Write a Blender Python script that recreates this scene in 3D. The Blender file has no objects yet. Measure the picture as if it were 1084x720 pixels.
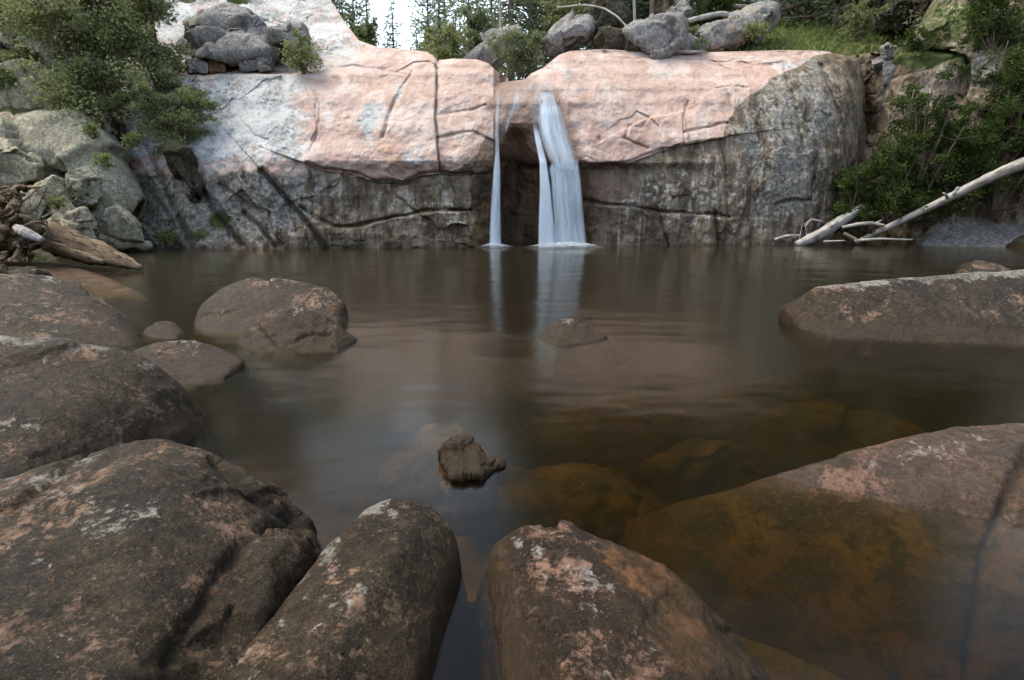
import bpy, bmesh, math, random
import numpy as np
from mathutils import Vector

# ------------------------------------------------------------------ camera, light, exposure
C = bpy.context.scene.collection
sc = bpy.context.scene
R = math.radians
FPX, CU, CV, HC, PITCH = 591.0, 542.0, 360.0, 1.4, R(14.2)   # measured on the 1084 x 720 photograph
cam_d = bpy.data.cameras.new('camera')
cam = bpy.data.objects.new('camera', cam_d); C.objects.link(cam)
cam_d.sensor_width = 36.0; cam_d.lens = 36.0 * FPX / 1084.0
cam_d.clip_start = 0.02; cam_d.clip_end = 2000
cam.location = (0, 0, HC); cam.rotation_euler = (R(90) - PITCH, 0, 0)
sc.camera = cam

SUN_EL, SUN_AZ = R(62), R(272)       # azimuth from +Y, clockwise
w = bpy.data.worlds.new('World'); sc.world = w; w.use_nodes = True
nt = w.node_tree; nt.nodes.clear()
wo = nt.nodes.new('ShaderNodeOutputWorld'); bg = nt.nodes.new('ShaderNodeBackground'); sky = nt.nodes.new('ShaderNodeTexSky')
sky.sky_type = 'NISHITA'; sky.sun_disc = False; sky.sun_elevation = SUN_EL; sky.sun_rotation = SUN_AZ
sky.air_density = 1.0; sky.dust_density = 3.0; sky.ozone_density = 1.0
bg.inputs[1].default_value = 0.09
wtc = nt.nodes.new('ShaderNodeTexCoord'); wmap = nt.nodes.new('ShaderNodeMapping'); wmap.inputs['Scale'].default_value = (1, 1, 2.2)
wns = nt.nodes.new('ShaderNodeTexNoise'); wns.inputs['Scale'].default_value = 2.4; wns.inputs['Detail'].default_value = 7; wns.inputs['Roughness'].default_value = .6
wmr = nt.nodes.new('ShaderNodeMapRange'); wmr.inputs[1].default_value = .34; wmr.inputs[2].default_value = .62; wmr.inputs[3].default_value = .35; wmr.inputs[4].default_value = .92
wmx = nt.nodes.new('ShaderNodeMix'); wmx.data_type = 'RGBA'; wmx.inputs[7].default_value = (8.6, 10.0, 11.6, 1)
nt.links.new(wtc.outputs['Generated'], wmap.inputs[0]); nt.links.new(wmap.outputs[0], wns.inputs['Vector']); nt.links.new(wns.outputs['Fac'], wmr.inputs[0])
wsx = nt.nodes.new('ShaderNodeSeparateXYZ'); wzr = nt.nodes.new('ShaderNodeMapRange'); wzr.interpolation_type = 'SMOOTHSTEP'
for k_, v_ in ((1, .26), (2, .58), (3, 1.0), (4, .18)): wzr.inputs[k_].default_value = v_
wmu = nt.nodes.new('ShaderNodeMath'); wmu.operation = 'MULTIPLY'      # bright haze low down, clearer blue overhead
nt.links.new(wtc.outputs['Generated'], wsx.inputs[0]); nt.links.new(wsx.outputs[2], wzr.inputs[0]); nt.links.new(wmr.outputs[0], wmu.inputs[0]); nt.links.new(wzr.outputs[0], wmu.inputs[1])
nt.links.new(wmu.outputs[0], wmx.inputs[0]); nt.links.new(sky.outputs[0], wmx.inputs[6]); nt.links.new(wmx.outputs[2], bg.inputs[0]); nt.links.new(bg.outputs[0], wo.inputs[0])
sun_d = bpy.data.lights.new('sun', 'SUN'); sun_d.energy = 1.45; sun_d.angle = R(35); sun_d.color = (1.0, 0.90, 0.70)
sun = bpy.data.objects.new('sun', sun_d); C.objects.link(sun)
dv = Vector((math.sin(SUN_AZ) * math.cos(SUN_EL), math.cos(SUN_AZ) * math.cos(SUN_EL), math.sin(SUN_EL)))
sun.rotation_euler = dv.to_track_quat('Z', 'Y').to_euler(); sun.location = (0, 0, 30)
sc.view_settings.view_transform = 'Standard'; sc.view_settings.look = 'None'
sc.view_settings.exposure = 1.45; sc.view_settings.gamma = 1.0; sc.view_settings.use_curve_mapping = False
sc.render.engine = 'CYCLES'
sc.cycles.use_denoising = True
sc.cycles.max_bounces = 8; sc.cycles.transparent_max_bounces = 24
sc.cycles.caustics_reflective = False; sc.cycles.caustics_refractive = False

# ------------------------------------------------------------------ measuring helpers
cp, sp = math.cos(PITCH), math.sin(PITCH)
def P(u, v, Y):
    u = np.asarray(u, float); v = np.asarray(v, float)
    x = (u - CU) / FPX; y = (CV - v) / FPX
    t = Y / (cp + y * sp)
    return np.stack(np.broadcast_arrays(x * t, Y + 0 * t, HC + t * (y * cp - sp)), -1)
def Pz(u, v, z):
    x = (u - CU) / FPX; y = (CV - v) / FPX
    t = (z - HC) / (y * cp - sp)
    return np.array((x * t, t * (cp + y * sp), z))
def proj(p):
    X, Y, Z = p[:, 0], p[:, 1], p[:, 2] - HC
    d = np.maximum(Y * cp - Z * sp, 1e-3); h = Y * sp + Z * cp
    return CU + FPX * X / d, CV - FPX * h / d
def sstep(a, b, x):
    t = np.clip((x - a) / (b - a), 0, 1); return t * t * (3 - 2 * t)
def vnoise(p, seed=0):
    i = np.floor(p).astype(np.int64); f = p - i; f = f * f * (3 - 2 * f)
    def h(dx, dy, dz):
        n = (i[:, 0] + dx) * 374761393 + (i[:, 1] + dy) * 668265263 + (i[:, 2] + dz) * 1274126177 + seed * 974634221
        n = (n ^ (n >> 13)) * 1274126177; n &= 0x7fffffff; n = n ^ (n >> 16)
        return (n & 0xffff) / 65535.0
    r = 0
    for dx in (0, 1):
        for dy in (0, 1):
            for dz in (0, 1):
                wgt = (f[:, 0] if dx else 1 - f[:, 0]) * (f[:, 1] if dy else 1 - f[:, 1]) * (f[:, 2] if dz else 1 - f[:, 2])
                r = r + wgt * h(dx, dy, dz)
    return r * 2 - 1
def fbm(p, scale, octv=4, seed=0, gain=0.5):
    r = 0; a = 1.0; s = scale; tot = 0
    for k in range(octv):
        r = r + a * vnoise(p * s + 17.3 * k, seed + k); tot += a; a *= gain; s *= 2.03
    return r / tot
def ridge(p, scale, octv=3, seed=0):
    r = 0; a = 1.0; s = scale; tot = 0
    for k in range(octv):
        r = r + a * (1 - 2 * np.abs(vnoise(p * s + 9.1 * k, seed + k))); tot += a; a *= .5; s *= 2.1
    return r / tot
def cell(p, scale, seed=0):
    q = p * scale; b = np.floor(q).astype(np.int64); f1 = np.full(len(p), 9.0); f2 = np.full(len(p), 9.0); val = np.zeros(len(p)); til = np.zeros((len(p), 3)); rel = np.zeros((len(p), 3))
    for dx in (-1, 0, 1):
        for dy in (-1, 0, 1):
            for dz in (-1, 0, 1):
                c = b + np.array((dx, dy, dz))
                n = c[:, 0] * 374761393 + c[:, 1] * 668265263 + c[:, 2] * 1274126177 + seed * 974634221
                n = (n ^ (n >> 13)) * 1274126177; n &= 0x7fffffff; n ^= n >> 15
                j = np.stack([(n & 1023), (n >> 8) & 1023, (n >> 17) & 1023], -1) / 1023.0
                r = q - c - j; d = (r * r).sum(1)
                m = d < f1; f2 = np.where(m, f1, np.minimum(f2, d)); f1 = np.where(m, d, f1)
                h = ((n >> 5) & 1023) / 511.5 - 1
                val = np.where(m, h, val); til[m] = (j[m] - .5) * 2; rel[m] = r[m]
    return val, np.sqrt(f2) - np.sqrt(f1), (til[:, ::-1] * rel).sum(1)
def fract(p, scale, seed=0, tilt=1.0, joint=.5):
    # broken rock: flat tilted facets with worn joints between them
    q = p + .25 / scale * np.stack([fbm(p, scale * 1.5, 3, seed + 3), fbm(p, scale * 1.5, 3, seed + 4), fbm(p, scale * 1.5, 3, seed + 5)], -1)
    v, e, t = cell(q, scale, seed); return .5 * v + tilt * t - joint * np.exp(-(e / .06) ** 2)
def segdist(u, v, pts):
    d = np.full(u.shape, 1e9); side = np.zeros(u.shape)
    for (a, b), (c, e) in zip(pts[:-1], pts[1:]):
        dx, dy = c - a, e - b; L = dx * dx + dy * dy + 1e-9
        t = np.clip(((u - a) * dx + (v - b) * dy) / L, 0, 1)
        q = np.hypot(u - a - t * dx, v - b - t * dy)
        s = np.sign(dx * (v - b) - dy * (u - a))
        m = q < d; d = np.where(m, q, d); side = np.where(m, s, side)
    return d, side
def inpoly(u, v, poly):
    c = np.zeros(u.shape, bool); n = len(poly); j = n - 1
    for i in range(n):
        xi, yi = poly[i]; xj, yj = poly[j]
        m = ((yi > v) != (yj > v)) & (u < (xj - xi) * (v - yi) / (yj - yi + 1e-12) + xi)
        c ^= m; j = i
    return c
def pmask(u, v, poly, blur=6):
    d, _ = segdist(u, v, list(poly) + [poly[0]])
    d = np.where(inpoly(u, v, poly), d, -d)
    return sstep(-blur, blur, d)
def blobs(u, v, lst):
    r = np.zeros(u.shape)
    for (a, b, ra, rb, wt) in lst:
        r = np.maximum(r, wt * np.exp(-(((u - a) / ra) ** 2 + ((v - b) / rb) ** 2)))
    return r

# ------------------------------------------------------------------ object helpers
def mesh_np(name, verts, faces, mat, parent=None, attrs=None, smooth=True, faceattr=None):
    me = bpy.data.meshes.new(name)
    verts = np.asarray(verts, np.float32); faces = np.asarray(faces, np.int32)
    k = faces.shape[1]
    me.vertices.add(len(verts)); me.vertices.foreach_set('co', verts.ravel())
    me.loops.add(faces.size); me.loops.foreach_set('vertex_index', faces.ravel())
    me.polygons.add(len(faces)); me.polygons.foreach_set('loop_start', np.arange(0, faces.size, k, dtype=np.int32))
    me.update(calc_edges=True)
    me.polygons.foreach_set('use_smooth', np.full(len(faces), smooth))
    for n_, a in (attrs or {}).items():
        me.attributes.new(n_, 'FLOAT', 'POINT').data.foreach_set('value', np.asarray(a, np.float32))
    for n_, a in (faceattr or {}).items():
        me.attributes.new(n_, 'FLOAT', 'FACE').data.foreach_set('value', np.asarray(a, np.float32))
    me.validate(); me.update()
    o = bpy.data.objects.new(name, me); C.objects.link(o)
    if mat: me.materials.append(mat)
    if parent: o.parent = parent
    return o
def tag(o, label=None, cat=None, group=None, kind=None):
    if label: o['label'] = label
    if cat: o['category'] = cat
    if group: o['group'] = group
    if kind: o['kind'] = kind
    return o
def empty(name, loc=(0, 0, 0)):
    o = bpy.data.objects.new(name, None); C.objects.link(o); o.location = loc; o.empty_display_size = .2
    return o

# ------------------------------------------------------------------ material helpers
class NT:
    def __init__(s, name):
        s.m = bpy.data.materials.new(name); s.m.use_nodes = True
        s.t = s.m.node_tree; s.t.nodes.clear()
        s.out = s.t.nodes.new('ShaderNodeOutputMaterial')
        s.tc = s.t.nodes.new('ShaderNodeTexCoord').outputs['Object']
    def set(s, sock, v):
        if isinstance(v, bpy.types.NodeSocket): s.t.links.new(v, sock)
        else: sock.default_value = v
    def n(s, typ, **kw):
        nd = s.t.nodes.new('ShaderNode' + typ)
        for k, v in kw.items():
            if k.startswith('i') and k != 'interpolation_type':
                key = k[1:]; s.set(nd.inputs[int(key)] if key.isdigit() else nd.inputs[key], v)
            else: setattr(nd, k, v)
        return nd
    def attr(s, name): return s.n('Attribute', attribute_name=name).outputs['Fac']
    def map(s, scale=(1, 1, 1), rot=(0, 0, 0), loc=(0, 0, 0), src=None):
        return s.n('Mapping', i0=src or s.tc, i1=loc, i2=rot, i3=scale).outputs[0]
    def noise(s, scale, detail=6, rough=.6, vec=None, dist=0.0):
        nd = s.n('TexNoise'); s.set(nd.inputs['Vector'], vec or s.tc)
        for k, v in (('Scale', scale), ('Detail', detail), ('Roughness', rough), ('Distortion', dist)): s.set(nd.inputs[k], v)
        return nd.outputs['Fac']
    def vor(s, scale, vec=None, feature='F1'):
        nd = s.n('TexVoronoi', feature=feature); s.set(nd.inputs['Vector'], vec or s.tc); s.set(nd.inputs['Scale'], scale)
        return nd.outputs['Distance']
    def math(s, op, a, b=0.0, c=0.0, clamp=False):
        return s.n('Math', operation=op, use_clamp=clamp, i0=a, i1=b, i2=c).outputs[0]
    def ramp(s, f, lo, hi):
        return s.n('MapRange', interpolation_type='SMOOTHSTEP', i0=f, i1=lo, i2=hi, i3=0.0, i4=1.0).outputs[0]
    def mix(s, f, a, b, blend='MIX'):
        nd = s.n('Mix', data_type='RGBA', blend_type=blend)
        s.set(nd.inputs[0], f)
        for sk, v in ((nd.inputs[6], a), (nd.inputs[7], b)):
            s.set(sk, v if isinstance(v, bpy.types.NodeSocket) else (*v, 1))
        return nd.outputs[2]
    def bump(s, h, strength=.5, dist=.02, normal=None):
        nd = s.n('Bump'); s.set(nd.inputs['Strength'], strength); s.set(nd.inputs['Distance'], dist); s.set(nd.inputs['Height'], h)
        if normal: s.set(nd.inputs['Normal'], normal)
        return nd.outputs[0]
    def bsdf(s, col, rough=.8, normal=None, spec=.3, **kw):
        nd = s.n('BsdfPrincipled')
        s.set(nd.inputs['Base Color'], col if isinstance(col, bpy.types.NodeSocket) else (*col, 1))
        s.set(nd.inputs['Roughness'], rough); s.set(nd.inputs['Specular IOR Level'], spec)
        if normal: s.set(nd.inputs['Normal'], normal)
        for k, v in kw.items(): s.set(nd.inputs[k.replace('_', ' ')], v)
        return nd.outputs[0]
    def done(s, shader): s.t.links.new(shader, s.out.inputs['Surface']); return s.m

def mat_cliff():
    s = NT('cliff_granite')
    warp = s.noise(.9, 4)
    big = s.noise(.55, 5, .55); mid = s.noise(2.3, 8, .62); fine = s.noise(9, 8, .65); grain = s.noise(45, 4, .7)
    streakv = s.map((1.5, 1.5, .38)); streak = s.noise(1.6, 8, .65, streakv)
    c_ = lambda n, a: s.math('MULTIPLY', s.math('SUBTRACT', n, .5), a)
    soft = s.noise(.9, 9, .68, s.map((1, 1, .8), loc=(7, 3, 1)), .8)
    pink = s.mix(s.ramp(mid, .32, .68), (.41, .275, .22), (.52, .39, .335))
    pink = s.mix(s.ramp(soft, .44, .62), pink, (.58, .475, .415))
    pink = s.mix(s.math('MULTIPLY', s.ramp(big, .5, .68), .6), pink, (.49, .345, .275))
    pink = s.mix(s.math('MULTIPLY', s.ramp(fine, .52, .7), .45), pink, (.33, .215, .17))
    veil = s.noise(1.3, 10, .7, s.map((2.2, 2.2, .55), loc=(3, 1, 9)), .5)
    pink = s.mix(s.math('MULTIPLY', s.ramp(veil, .55, .68), .3), pink, (.36, .34, .325))
    pink = s.mix(s.math('MULTIPLY', s.ramp(s.noise(18, 10, .75), .58, .66), .6), pink, (.2, .17, .15))
    pink = s.mix(s.math('MULTIPLY', s.ramp(s.math('ADD', s.attr('orange'), c_(fine, 1.6)), .35, .75), .8), pink, (.55, .29, .14))
    pink = s.mix(s.math('MULTIPLY', s.ramp(s.math('ADD', s.attr('white'), c_(mid, 1.6)), .35, .8), .7), pink, (.62, .585, .56))
    # grey lichen crust
    grey = s.mix(s.ramp(mid, .35, .65), (.27, .29, .285), (.56, .58, .59))
    grey = s.mix(s.ramp(fine, .45, .62), grey, (.16, .17, .155))
    gf = s.ramp(s.math('ADD', s.attr('grey'), s.math('ADD', c_(s.noise(2.2, 12, .75, dist=.4), 2.2), c_(soft, 1.6))), .25, .8)
    grey = s.mix(s.math('MULTIPLY', s.ramp(soft, .46, .6), .7), grey, (.55, .55, .54))
    col = s.mix(gf, pink, grey)
    # dark water-stained band
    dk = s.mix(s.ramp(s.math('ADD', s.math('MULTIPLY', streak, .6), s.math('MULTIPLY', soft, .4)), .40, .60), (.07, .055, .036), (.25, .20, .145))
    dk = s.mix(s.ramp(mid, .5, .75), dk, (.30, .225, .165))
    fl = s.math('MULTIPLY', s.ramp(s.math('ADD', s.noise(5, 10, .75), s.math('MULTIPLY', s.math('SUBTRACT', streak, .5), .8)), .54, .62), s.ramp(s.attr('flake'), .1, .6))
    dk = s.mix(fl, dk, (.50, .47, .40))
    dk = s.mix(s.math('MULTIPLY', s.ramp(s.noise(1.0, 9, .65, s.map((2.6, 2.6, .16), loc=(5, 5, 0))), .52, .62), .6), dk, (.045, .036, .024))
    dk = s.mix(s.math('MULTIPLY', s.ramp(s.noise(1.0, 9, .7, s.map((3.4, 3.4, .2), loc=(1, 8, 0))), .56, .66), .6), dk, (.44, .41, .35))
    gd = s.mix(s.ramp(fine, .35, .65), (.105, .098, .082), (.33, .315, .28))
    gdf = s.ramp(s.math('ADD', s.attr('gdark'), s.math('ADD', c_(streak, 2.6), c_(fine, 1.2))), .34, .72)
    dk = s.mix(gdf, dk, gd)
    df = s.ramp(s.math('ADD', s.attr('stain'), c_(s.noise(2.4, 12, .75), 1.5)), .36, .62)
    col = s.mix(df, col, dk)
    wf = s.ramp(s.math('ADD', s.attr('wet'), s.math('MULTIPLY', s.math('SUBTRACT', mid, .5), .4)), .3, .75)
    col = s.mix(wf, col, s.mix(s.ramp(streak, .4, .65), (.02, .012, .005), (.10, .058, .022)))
    col = s.mix(s.math('MULTIPLY', s.attr('damp'), .8), col, (.21, .125, .085))
    mossf = s.ramp(s.math('ADD', s.attr('moss'), s.math('MULTIPLY', s.math('SUBTRACT', fine, .5), 1.4)), .45, .6)
    col = s.mix(mossf, col, s.mix(grain, (.03, .05, .012), (.09, .12, .03)))
    col = s.mix(s.math('MULTIPLY', s.attr('crack'), s.math('MULTIPLY', s.ramp(fine, .36, .54), .65)), col, (.06, .047, .035))
    col = s.mix(s.math('MULTIPLY', s.ramp(grain, .5, .75), .3), col, (.1, .08, .07))
    h = s.math('ADD', s.math('MULTIPLY', fine, .8), s.math('MULTIPLY', grain, .25))
    h = s.math('ADD', h, s.math('MULTIPLY', mid, .9))
    rough = s.math('SUBTRACT', .85, s.math('MULTIPLY', s.math('MAXIMUM', wf, s.attr('damp')), .45))
    return s.done(s.bsdf(col, rough, s.bump(h, .55, .10), .3))

def mat_rock(name, dark, mid_, pink, pale, scale=1.0, gl=.75, moss=0.0, cover=.5, bumpd=.03, wetline=True, wls=.9, algae=.2):
    """lichen-blotched granite: dark crust over pink stone with pale crust and painted sky light where the mesh says so"""
    s = NT(name)
    k = scale
    n1 = s.noise(2.2 * k, 10, .62, dist=.6); n2 = s.noise(8 * k, 12, .7, dist=.25); n3 = s.noise(34 * k, 8, .72); g = s.noise(140 * k, 4, .7)
    n4 = s.noise(13 * k, 12, .75)
    c_ = lambda n, a: s.math('MULTIPLY', s.math('SUBTRACT', n, .5), a)
    col = s.mix(s.ramp(n1, .38, .62), dark, mid_)
    col = s.mix(s.math('MULTIPLY', s.ramp(n3, .48, .62), .65), col, tuple(c * .42 for c in dark))
    col = s.mix(s.math('MULTIPLY', s.ramp(n4, .5, .6), .5), col, tuple(c * 1.35 for c in mid_))
    cn = s.noise(3.4 * k, 14, .74, s.map((1, 1, 1), loc=(4, 7, 2)), .35)
    pf = s.math('ADD', s.math('ADD', s.math('MULTIPLY', s.attr('pink'), .55), c_(cn, 3.0)), s.math('ADD', c_(n2, 1.2), c_(n3, 1.0)))
    pf = s.ramp(pf, .80 - cover, .98 - cover)
    col = s.mix(s.math('MULTIPLY', pf, .92), col, s.mix(s.ramp(n3, .38, .62), tuple(c * .55 for c in pink), pink))
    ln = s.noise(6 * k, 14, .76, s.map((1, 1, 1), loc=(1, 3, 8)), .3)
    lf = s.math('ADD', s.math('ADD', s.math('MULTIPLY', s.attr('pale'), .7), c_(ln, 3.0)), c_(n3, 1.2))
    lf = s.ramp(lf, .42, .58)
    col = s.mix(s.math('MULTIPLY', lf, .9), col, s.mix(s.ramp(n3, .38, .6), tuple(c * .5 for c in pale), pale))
    sp_ = s.ramp(s.vor(30 * k), .17, .10)
    col = s.mix(s.math('MULTIPLY', s.math('MULTIPLY', sp_, s.ramp(n1, .54, .62)), .5), col, pale)
    col = s.mix(s.math('MULTIPLY', s.ramp(g, .50, .66), .4), col, tuple(c * .4 for c in dark))
    dp = s.ramp(s.math('ADD', c_(s.noise(4.5 * k, 12, .72, dist=.5), 1.0), c_(n3, .35)), .04, .16)
    col = s.mix(s.math('MULTIPLY', dp, .8), col, tuple(c * .55 for c in dark))
    mo = s.ramp(s.math('ADD', c_(s.noise(24 * k, 8, .7, s.map((1, 1, 1), loc=(9, 2, 4)), .4), 1.0), c_(n1, .6)), -.02, .08)
    col = s.mix(s.math('MULTIPLY', mo, .55), col, tuple(c * .45 for c in dark))
    mo2 = s.ramp(s.math('ADD', c_(s.noise(40 * k, 6, .7, s.map((1, 1, 1), loc=(2, 6, 1))), 1.0), c_(cn, .8)), .06, .13)
    col = s.mix(s.math('MULTIPLY', mo2, .42), col, tuple(c * .8 for c in pink))
    col = s.mix(s.math('MULTIPLY', s.ramp(g, .46, .34), .22), col, pink)
    col = s.mix(s.attr('crack'), col, (.018, .014, .01))
    orf = s.ramp(s.math('ADD', s.attr('rust'), c_(n3, 2.2)), .35, .75)
    col = s.mix(s.math('MULTIPLY', orf, .9), col, s.mix(s.ramp(n4, .42, .6), (.045, .022, .007), (.19, .09, .035)))
    mf = s.ramp(s.math('ADD', s.math('ADD', s.attr('moss'), moss), c_(n2, 2.2)), .45, .7)
    col = s.mix(s.math('MULTIPLY', mf, .8), col, s.mix(n3, (.05, .058, .018), (.17, .17, .075)))
    rough = gl
    if wetline:
        z = s.n('SeparateXYZ', i0=s.tc).outputs[2]
        wl = s.ramp(s.math('ADD', z, c_(n2, .16)), .19, .07)
        col = s.mix(s.math('MULTIPLY', wl, wls), col, s.mix(n3, (.012, .009, .005), (.06, .038, .018)))
        uw = s.ramp(s.math('ADD', z, c_(n2, .06)), .0, -.05)
        alg = s.mix(s.ramp(n1, .4, .6), tuple(c * algae for c in (.08, .045, .018)), tuple(c * algae for c in (.22, .115, .045))); alg = s.mix(s.ramp(n2, .46, .6), alg, tuple(c * algae for c in (.05, .036, .014))); alg = s.mix(s.math('MULTIPLY', s.ramp(n3, .5, .66), .5), alg, tuple(c * algae for c in (.30, .17, .085)))
        col = s.mix(uw, col, alg)
        rough = s.math('SUBTRACT', gl, s.math('MULTIPLY', wl, gl - .3))
    h = s.math('ADD', s.math('MULTIPLY', n2, .9), s.math('ADD', s.math('MULTIPLY', n3, .55), s.math('MULTIPLY', g, .2)))
    h = s.math('ADD', h, s.math('MULTIPLY', pf, .06))
    return s.done(s.bsdf(col, rough, s.bump(h, .8, bumpd / max(k, .3)), .22))

def mat_leaf(name, a, b, c, trans=.5):
    s = NT(name)
    t = s.attr('tone')
    col = s.mix(s.ramp(t, .0, .55), a, b); col = s.mix(s.ramp(t, .55, 1.0), col, c)
    d = s.n('BsdfPrincipled'); s.set(d.inputs['Base Color'], col); s.set(d.inputs['Roughness'], .6); s.set(d.inputs['Specular IOR Level'], .25)
    tr = s.n('BsdfTranslucent'); s.set(tr.inputs['Color'], s.mix(.5, col, b))
    mx = s.n('MixShader', i0=trans); s.set(mx.inputs[1], d.outputs[0]); s.set(mx.inputs[2], tr.outputs[0])
    return s.done(mx.outputs[0])
def mat_wood(name, a, b, c, sc_=6):
    s = NT(name)
    gv = s.n('Attribute', attribute_name='grain').outputs['Vector']
    g = s.noise(sc_, 8, .65); f = s.noise(sc_ * 5, 6, .7, s.map((1.6, .09, 1.6), src=gv))
    col = s.mix(s.ramp(g, .35, .6), a, b); col = s.mix(s.ramp(f, .48, .62), col, c)
    return s.done(s.bsdf(col, .85, s.bump(f, .6, .02), .2))

M = {}
M['cliff'] = mat_cliff()
M['boulder'] = mat_rock('lichen_boulder', (.012, .0095, .005), (.055, .039, .020), (.28, .18, .12), (.30, .29, .25), 1.0, .5, cover=.5)
M['boulder_wet'] = mat_rock('brown_boulder', (.012, .008, .004), (.050, .031, .015), (.27, .165, .115), (.33, .30, .27), 1.0, .42)
M['slab'] = mat_rock('pink_slab', (.040, .030, .02), (.105, .07, .047), (.26, .15, .105), (.36, .32, .29), 1.2, .6, cover=.6, wls=.25, algae=.42)
M['drowned'] = mat_rock('drowned_stone', (.055, .043, .03), (.14, .10, .07), (.33, .195, .14), (.45, .40, .36), 1.2, .7, algae=.35)
M['bank'] = mat_rock('mossy_bank_rock', (.22, .215, .15), (.46, .435, .33), (.50, .42, .33), (.64, .64, .58), .5, .85, moss=.04)
M['bankdark'] = mat_rock('dark_bank_rock', (.035, .032, .02), (.085, .074, .048), (.16, .125, .09), (.27, .26, .22), .5, .85, moss=.2)  # darker, mossier bank rock for the dark, brown and tan stones
M['greyrock'] = mat_rock('grey_granite', (.16, .155, .145), (.33, .325, .315), (.42, .36, .31), (.50, .50, .49), .5, .85, wetline=False)
M['bark'] = mat_wood('bark', (.09, .065, .045), (.16, .125, .095), (.05, .035, .025))
M['palebark'] = mat_wood('pale_bark', (.30, .28, .25), (.42, .40, .36), (.16, .14, .12))
M['bleached'] = mat_wood('bleached_wood', (.29, .28, .26), (.44, .425, .40), (.13, .11, .09), 5)
M['driftwood'] = mat_wood('brown_driftwood', (.13, .095, .06), (.25, .19, .13), (.045, .032, .02), 4)
M['needle'] = mat_leaf('conifer_needles', (.10, .14, .085), (.18, .235, .14), (.27, .32, .21))
M['needle2'] = mat_leaf('pine_needles', (.12, .165, .095), (.20, .26, .15), (.30, .34, .21))
M['olive'] = mat_leaf('olive_leaves', (.115, .14, .055), (.23, .265, .115), (.34, .36, .21))
M['sage'] = mat_leaf('sage_leaves', (.10, .135, .07), (.18, .22, .11), (.29, .32, .19))
M['deep'] = mat_leaf('deep_green_leaves', (.022, .044, .009), (.054, .092, .018), (.115, .15, .04))
M['grass'] = mat_leaf('grass_blades', (.12, .17, .05), (.21, .27, .09), (.32, .35, .16))

def mat_ground():
    s = NT('ground_soil')
    n1 = s.noise(.8, 8, .65); n2 = s.noise(5, 8, .7); n3 = s.noise(30, 4, .7)
    bed = s.mix(s.ramp(n1, .35, .65), (.06, .045, .020), (.24, .175, .095))
    bed = s.mix(s.ramp(n2, .48, .6), bed, (.10, .085, .04)); bed = s.mix(s.ramp(s.vor(4.5), .10, .28), (.09, .07, .035), bed); bed = s.mix(s.math('MULTIPLY', s.ramp(n3, .5, .7), .4), bed, (.30, .2, .13))
    soil = s.mix(s.ramp(n2, .35, .65), (.06, .045, .025), (.14, .10, .06)); soil = s.mix(s.ramp(n1, .5, .7), soil, (.06, .075, .025))
    z = s.n('SeparateXYZ', i0=s.tc).outputs[2]
    col = s.mix(s.ramp(z, .0, .3), bed, soil)
    return s.done(s.bsdf(col, .9, s.bump(s.math('ADD', n2, s.math('MULTIPLY', n3, .4)), .6, .05), .2))
M['ground'] = mat_ground()
def mat_hill():
    s = NT('grassy_soil')
    n1 = s.noise(.6, 6, .6); n2 = s.noise(5, 8, .7)
    col = s.mix(s.ramp(n2, .35, .65), (.05, .06, .02), (.11, .125, .045)); col = s.mix(s.ramp(n1, .5, .68), col, (.17, .125, .075))
    return s.done(s.bsdf(col, .95, s.bump(n2, .6, .06), .1))
M['hill'] = mat_hill()
def mat_bankhill():
    s = NT('rocky_soil')
    n1 = s.noise(.9, 6, .6); n2 = s.noise(4, 8, .7)
    col = s.mix(s.ramp(n2, .35, .65), (.06, .05, .03), (.17, .14, .10)); col = s.mix(s.ramp(n1, .48, .62), col, (.05, .065, .02))
    return s.done(s.bsdf(col, .95, s.bump(n2, .8, .1), .1))
M['bankhill'] = mat_bankhill()

def mat_water():
    s = NT('pool_water')
    n1 = s.noise(.8, 3, .5, s.map((.6, 1.0, 1))); n2 = s.noise(3.0, 3, .5, s.map((.5, 1.0, 1)))
    h = s.math('ADD', n1, s.math('MULTIPLY', n2, .12))
    bm = s.bump(h, .30, .10)
    fr = s.n('Fresnel', iIOR=1.33); s.set(fr.inputs['Normal'], bm)
    gl = s.n('BsdfGlossy'); s.set(gl.inputs['Roughness'], .17); s.set(gl.inputs['Normal'], bm); s.set(gl.inputs['Color'], (1, .96, .87, 1))
    tr = s.n('BsdfTransparent'); s.set(tr.inputs['Color'], (.95, .92, .86, 1))
    mx = s.n('MixShader', i0=fr.outputs[0]); s.set(mx.inputs[1], tr.outputs[0]); s.set(mx.inputs[2], gl.outputs[0])
    va = s.n('VolumeAbsorption'); s.set(va.inputs['Color'], (.76, .70, .10, 1)); s.set(va.inputs['Density'], 3.4)
    vs = s.n('VolumeScatter'); s.set(vs.inputs['Color'], (.36, .33, .07, 1)); s.set(vs.inputs['Density'], .13); s.set(vs.inputs['Anisotropy'], .3)
    ad = s.n('AddShader'); s.set(ad.inputs[0], va.outputs[0]); s.set(ad.inputs[1], vs.outputs[0])
    s.t.links.new(ad.outputs[0], s.out.inputs['Volume'])
    return s.done(mx.outputs[0])
M['water'] = mat_water()
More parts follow.
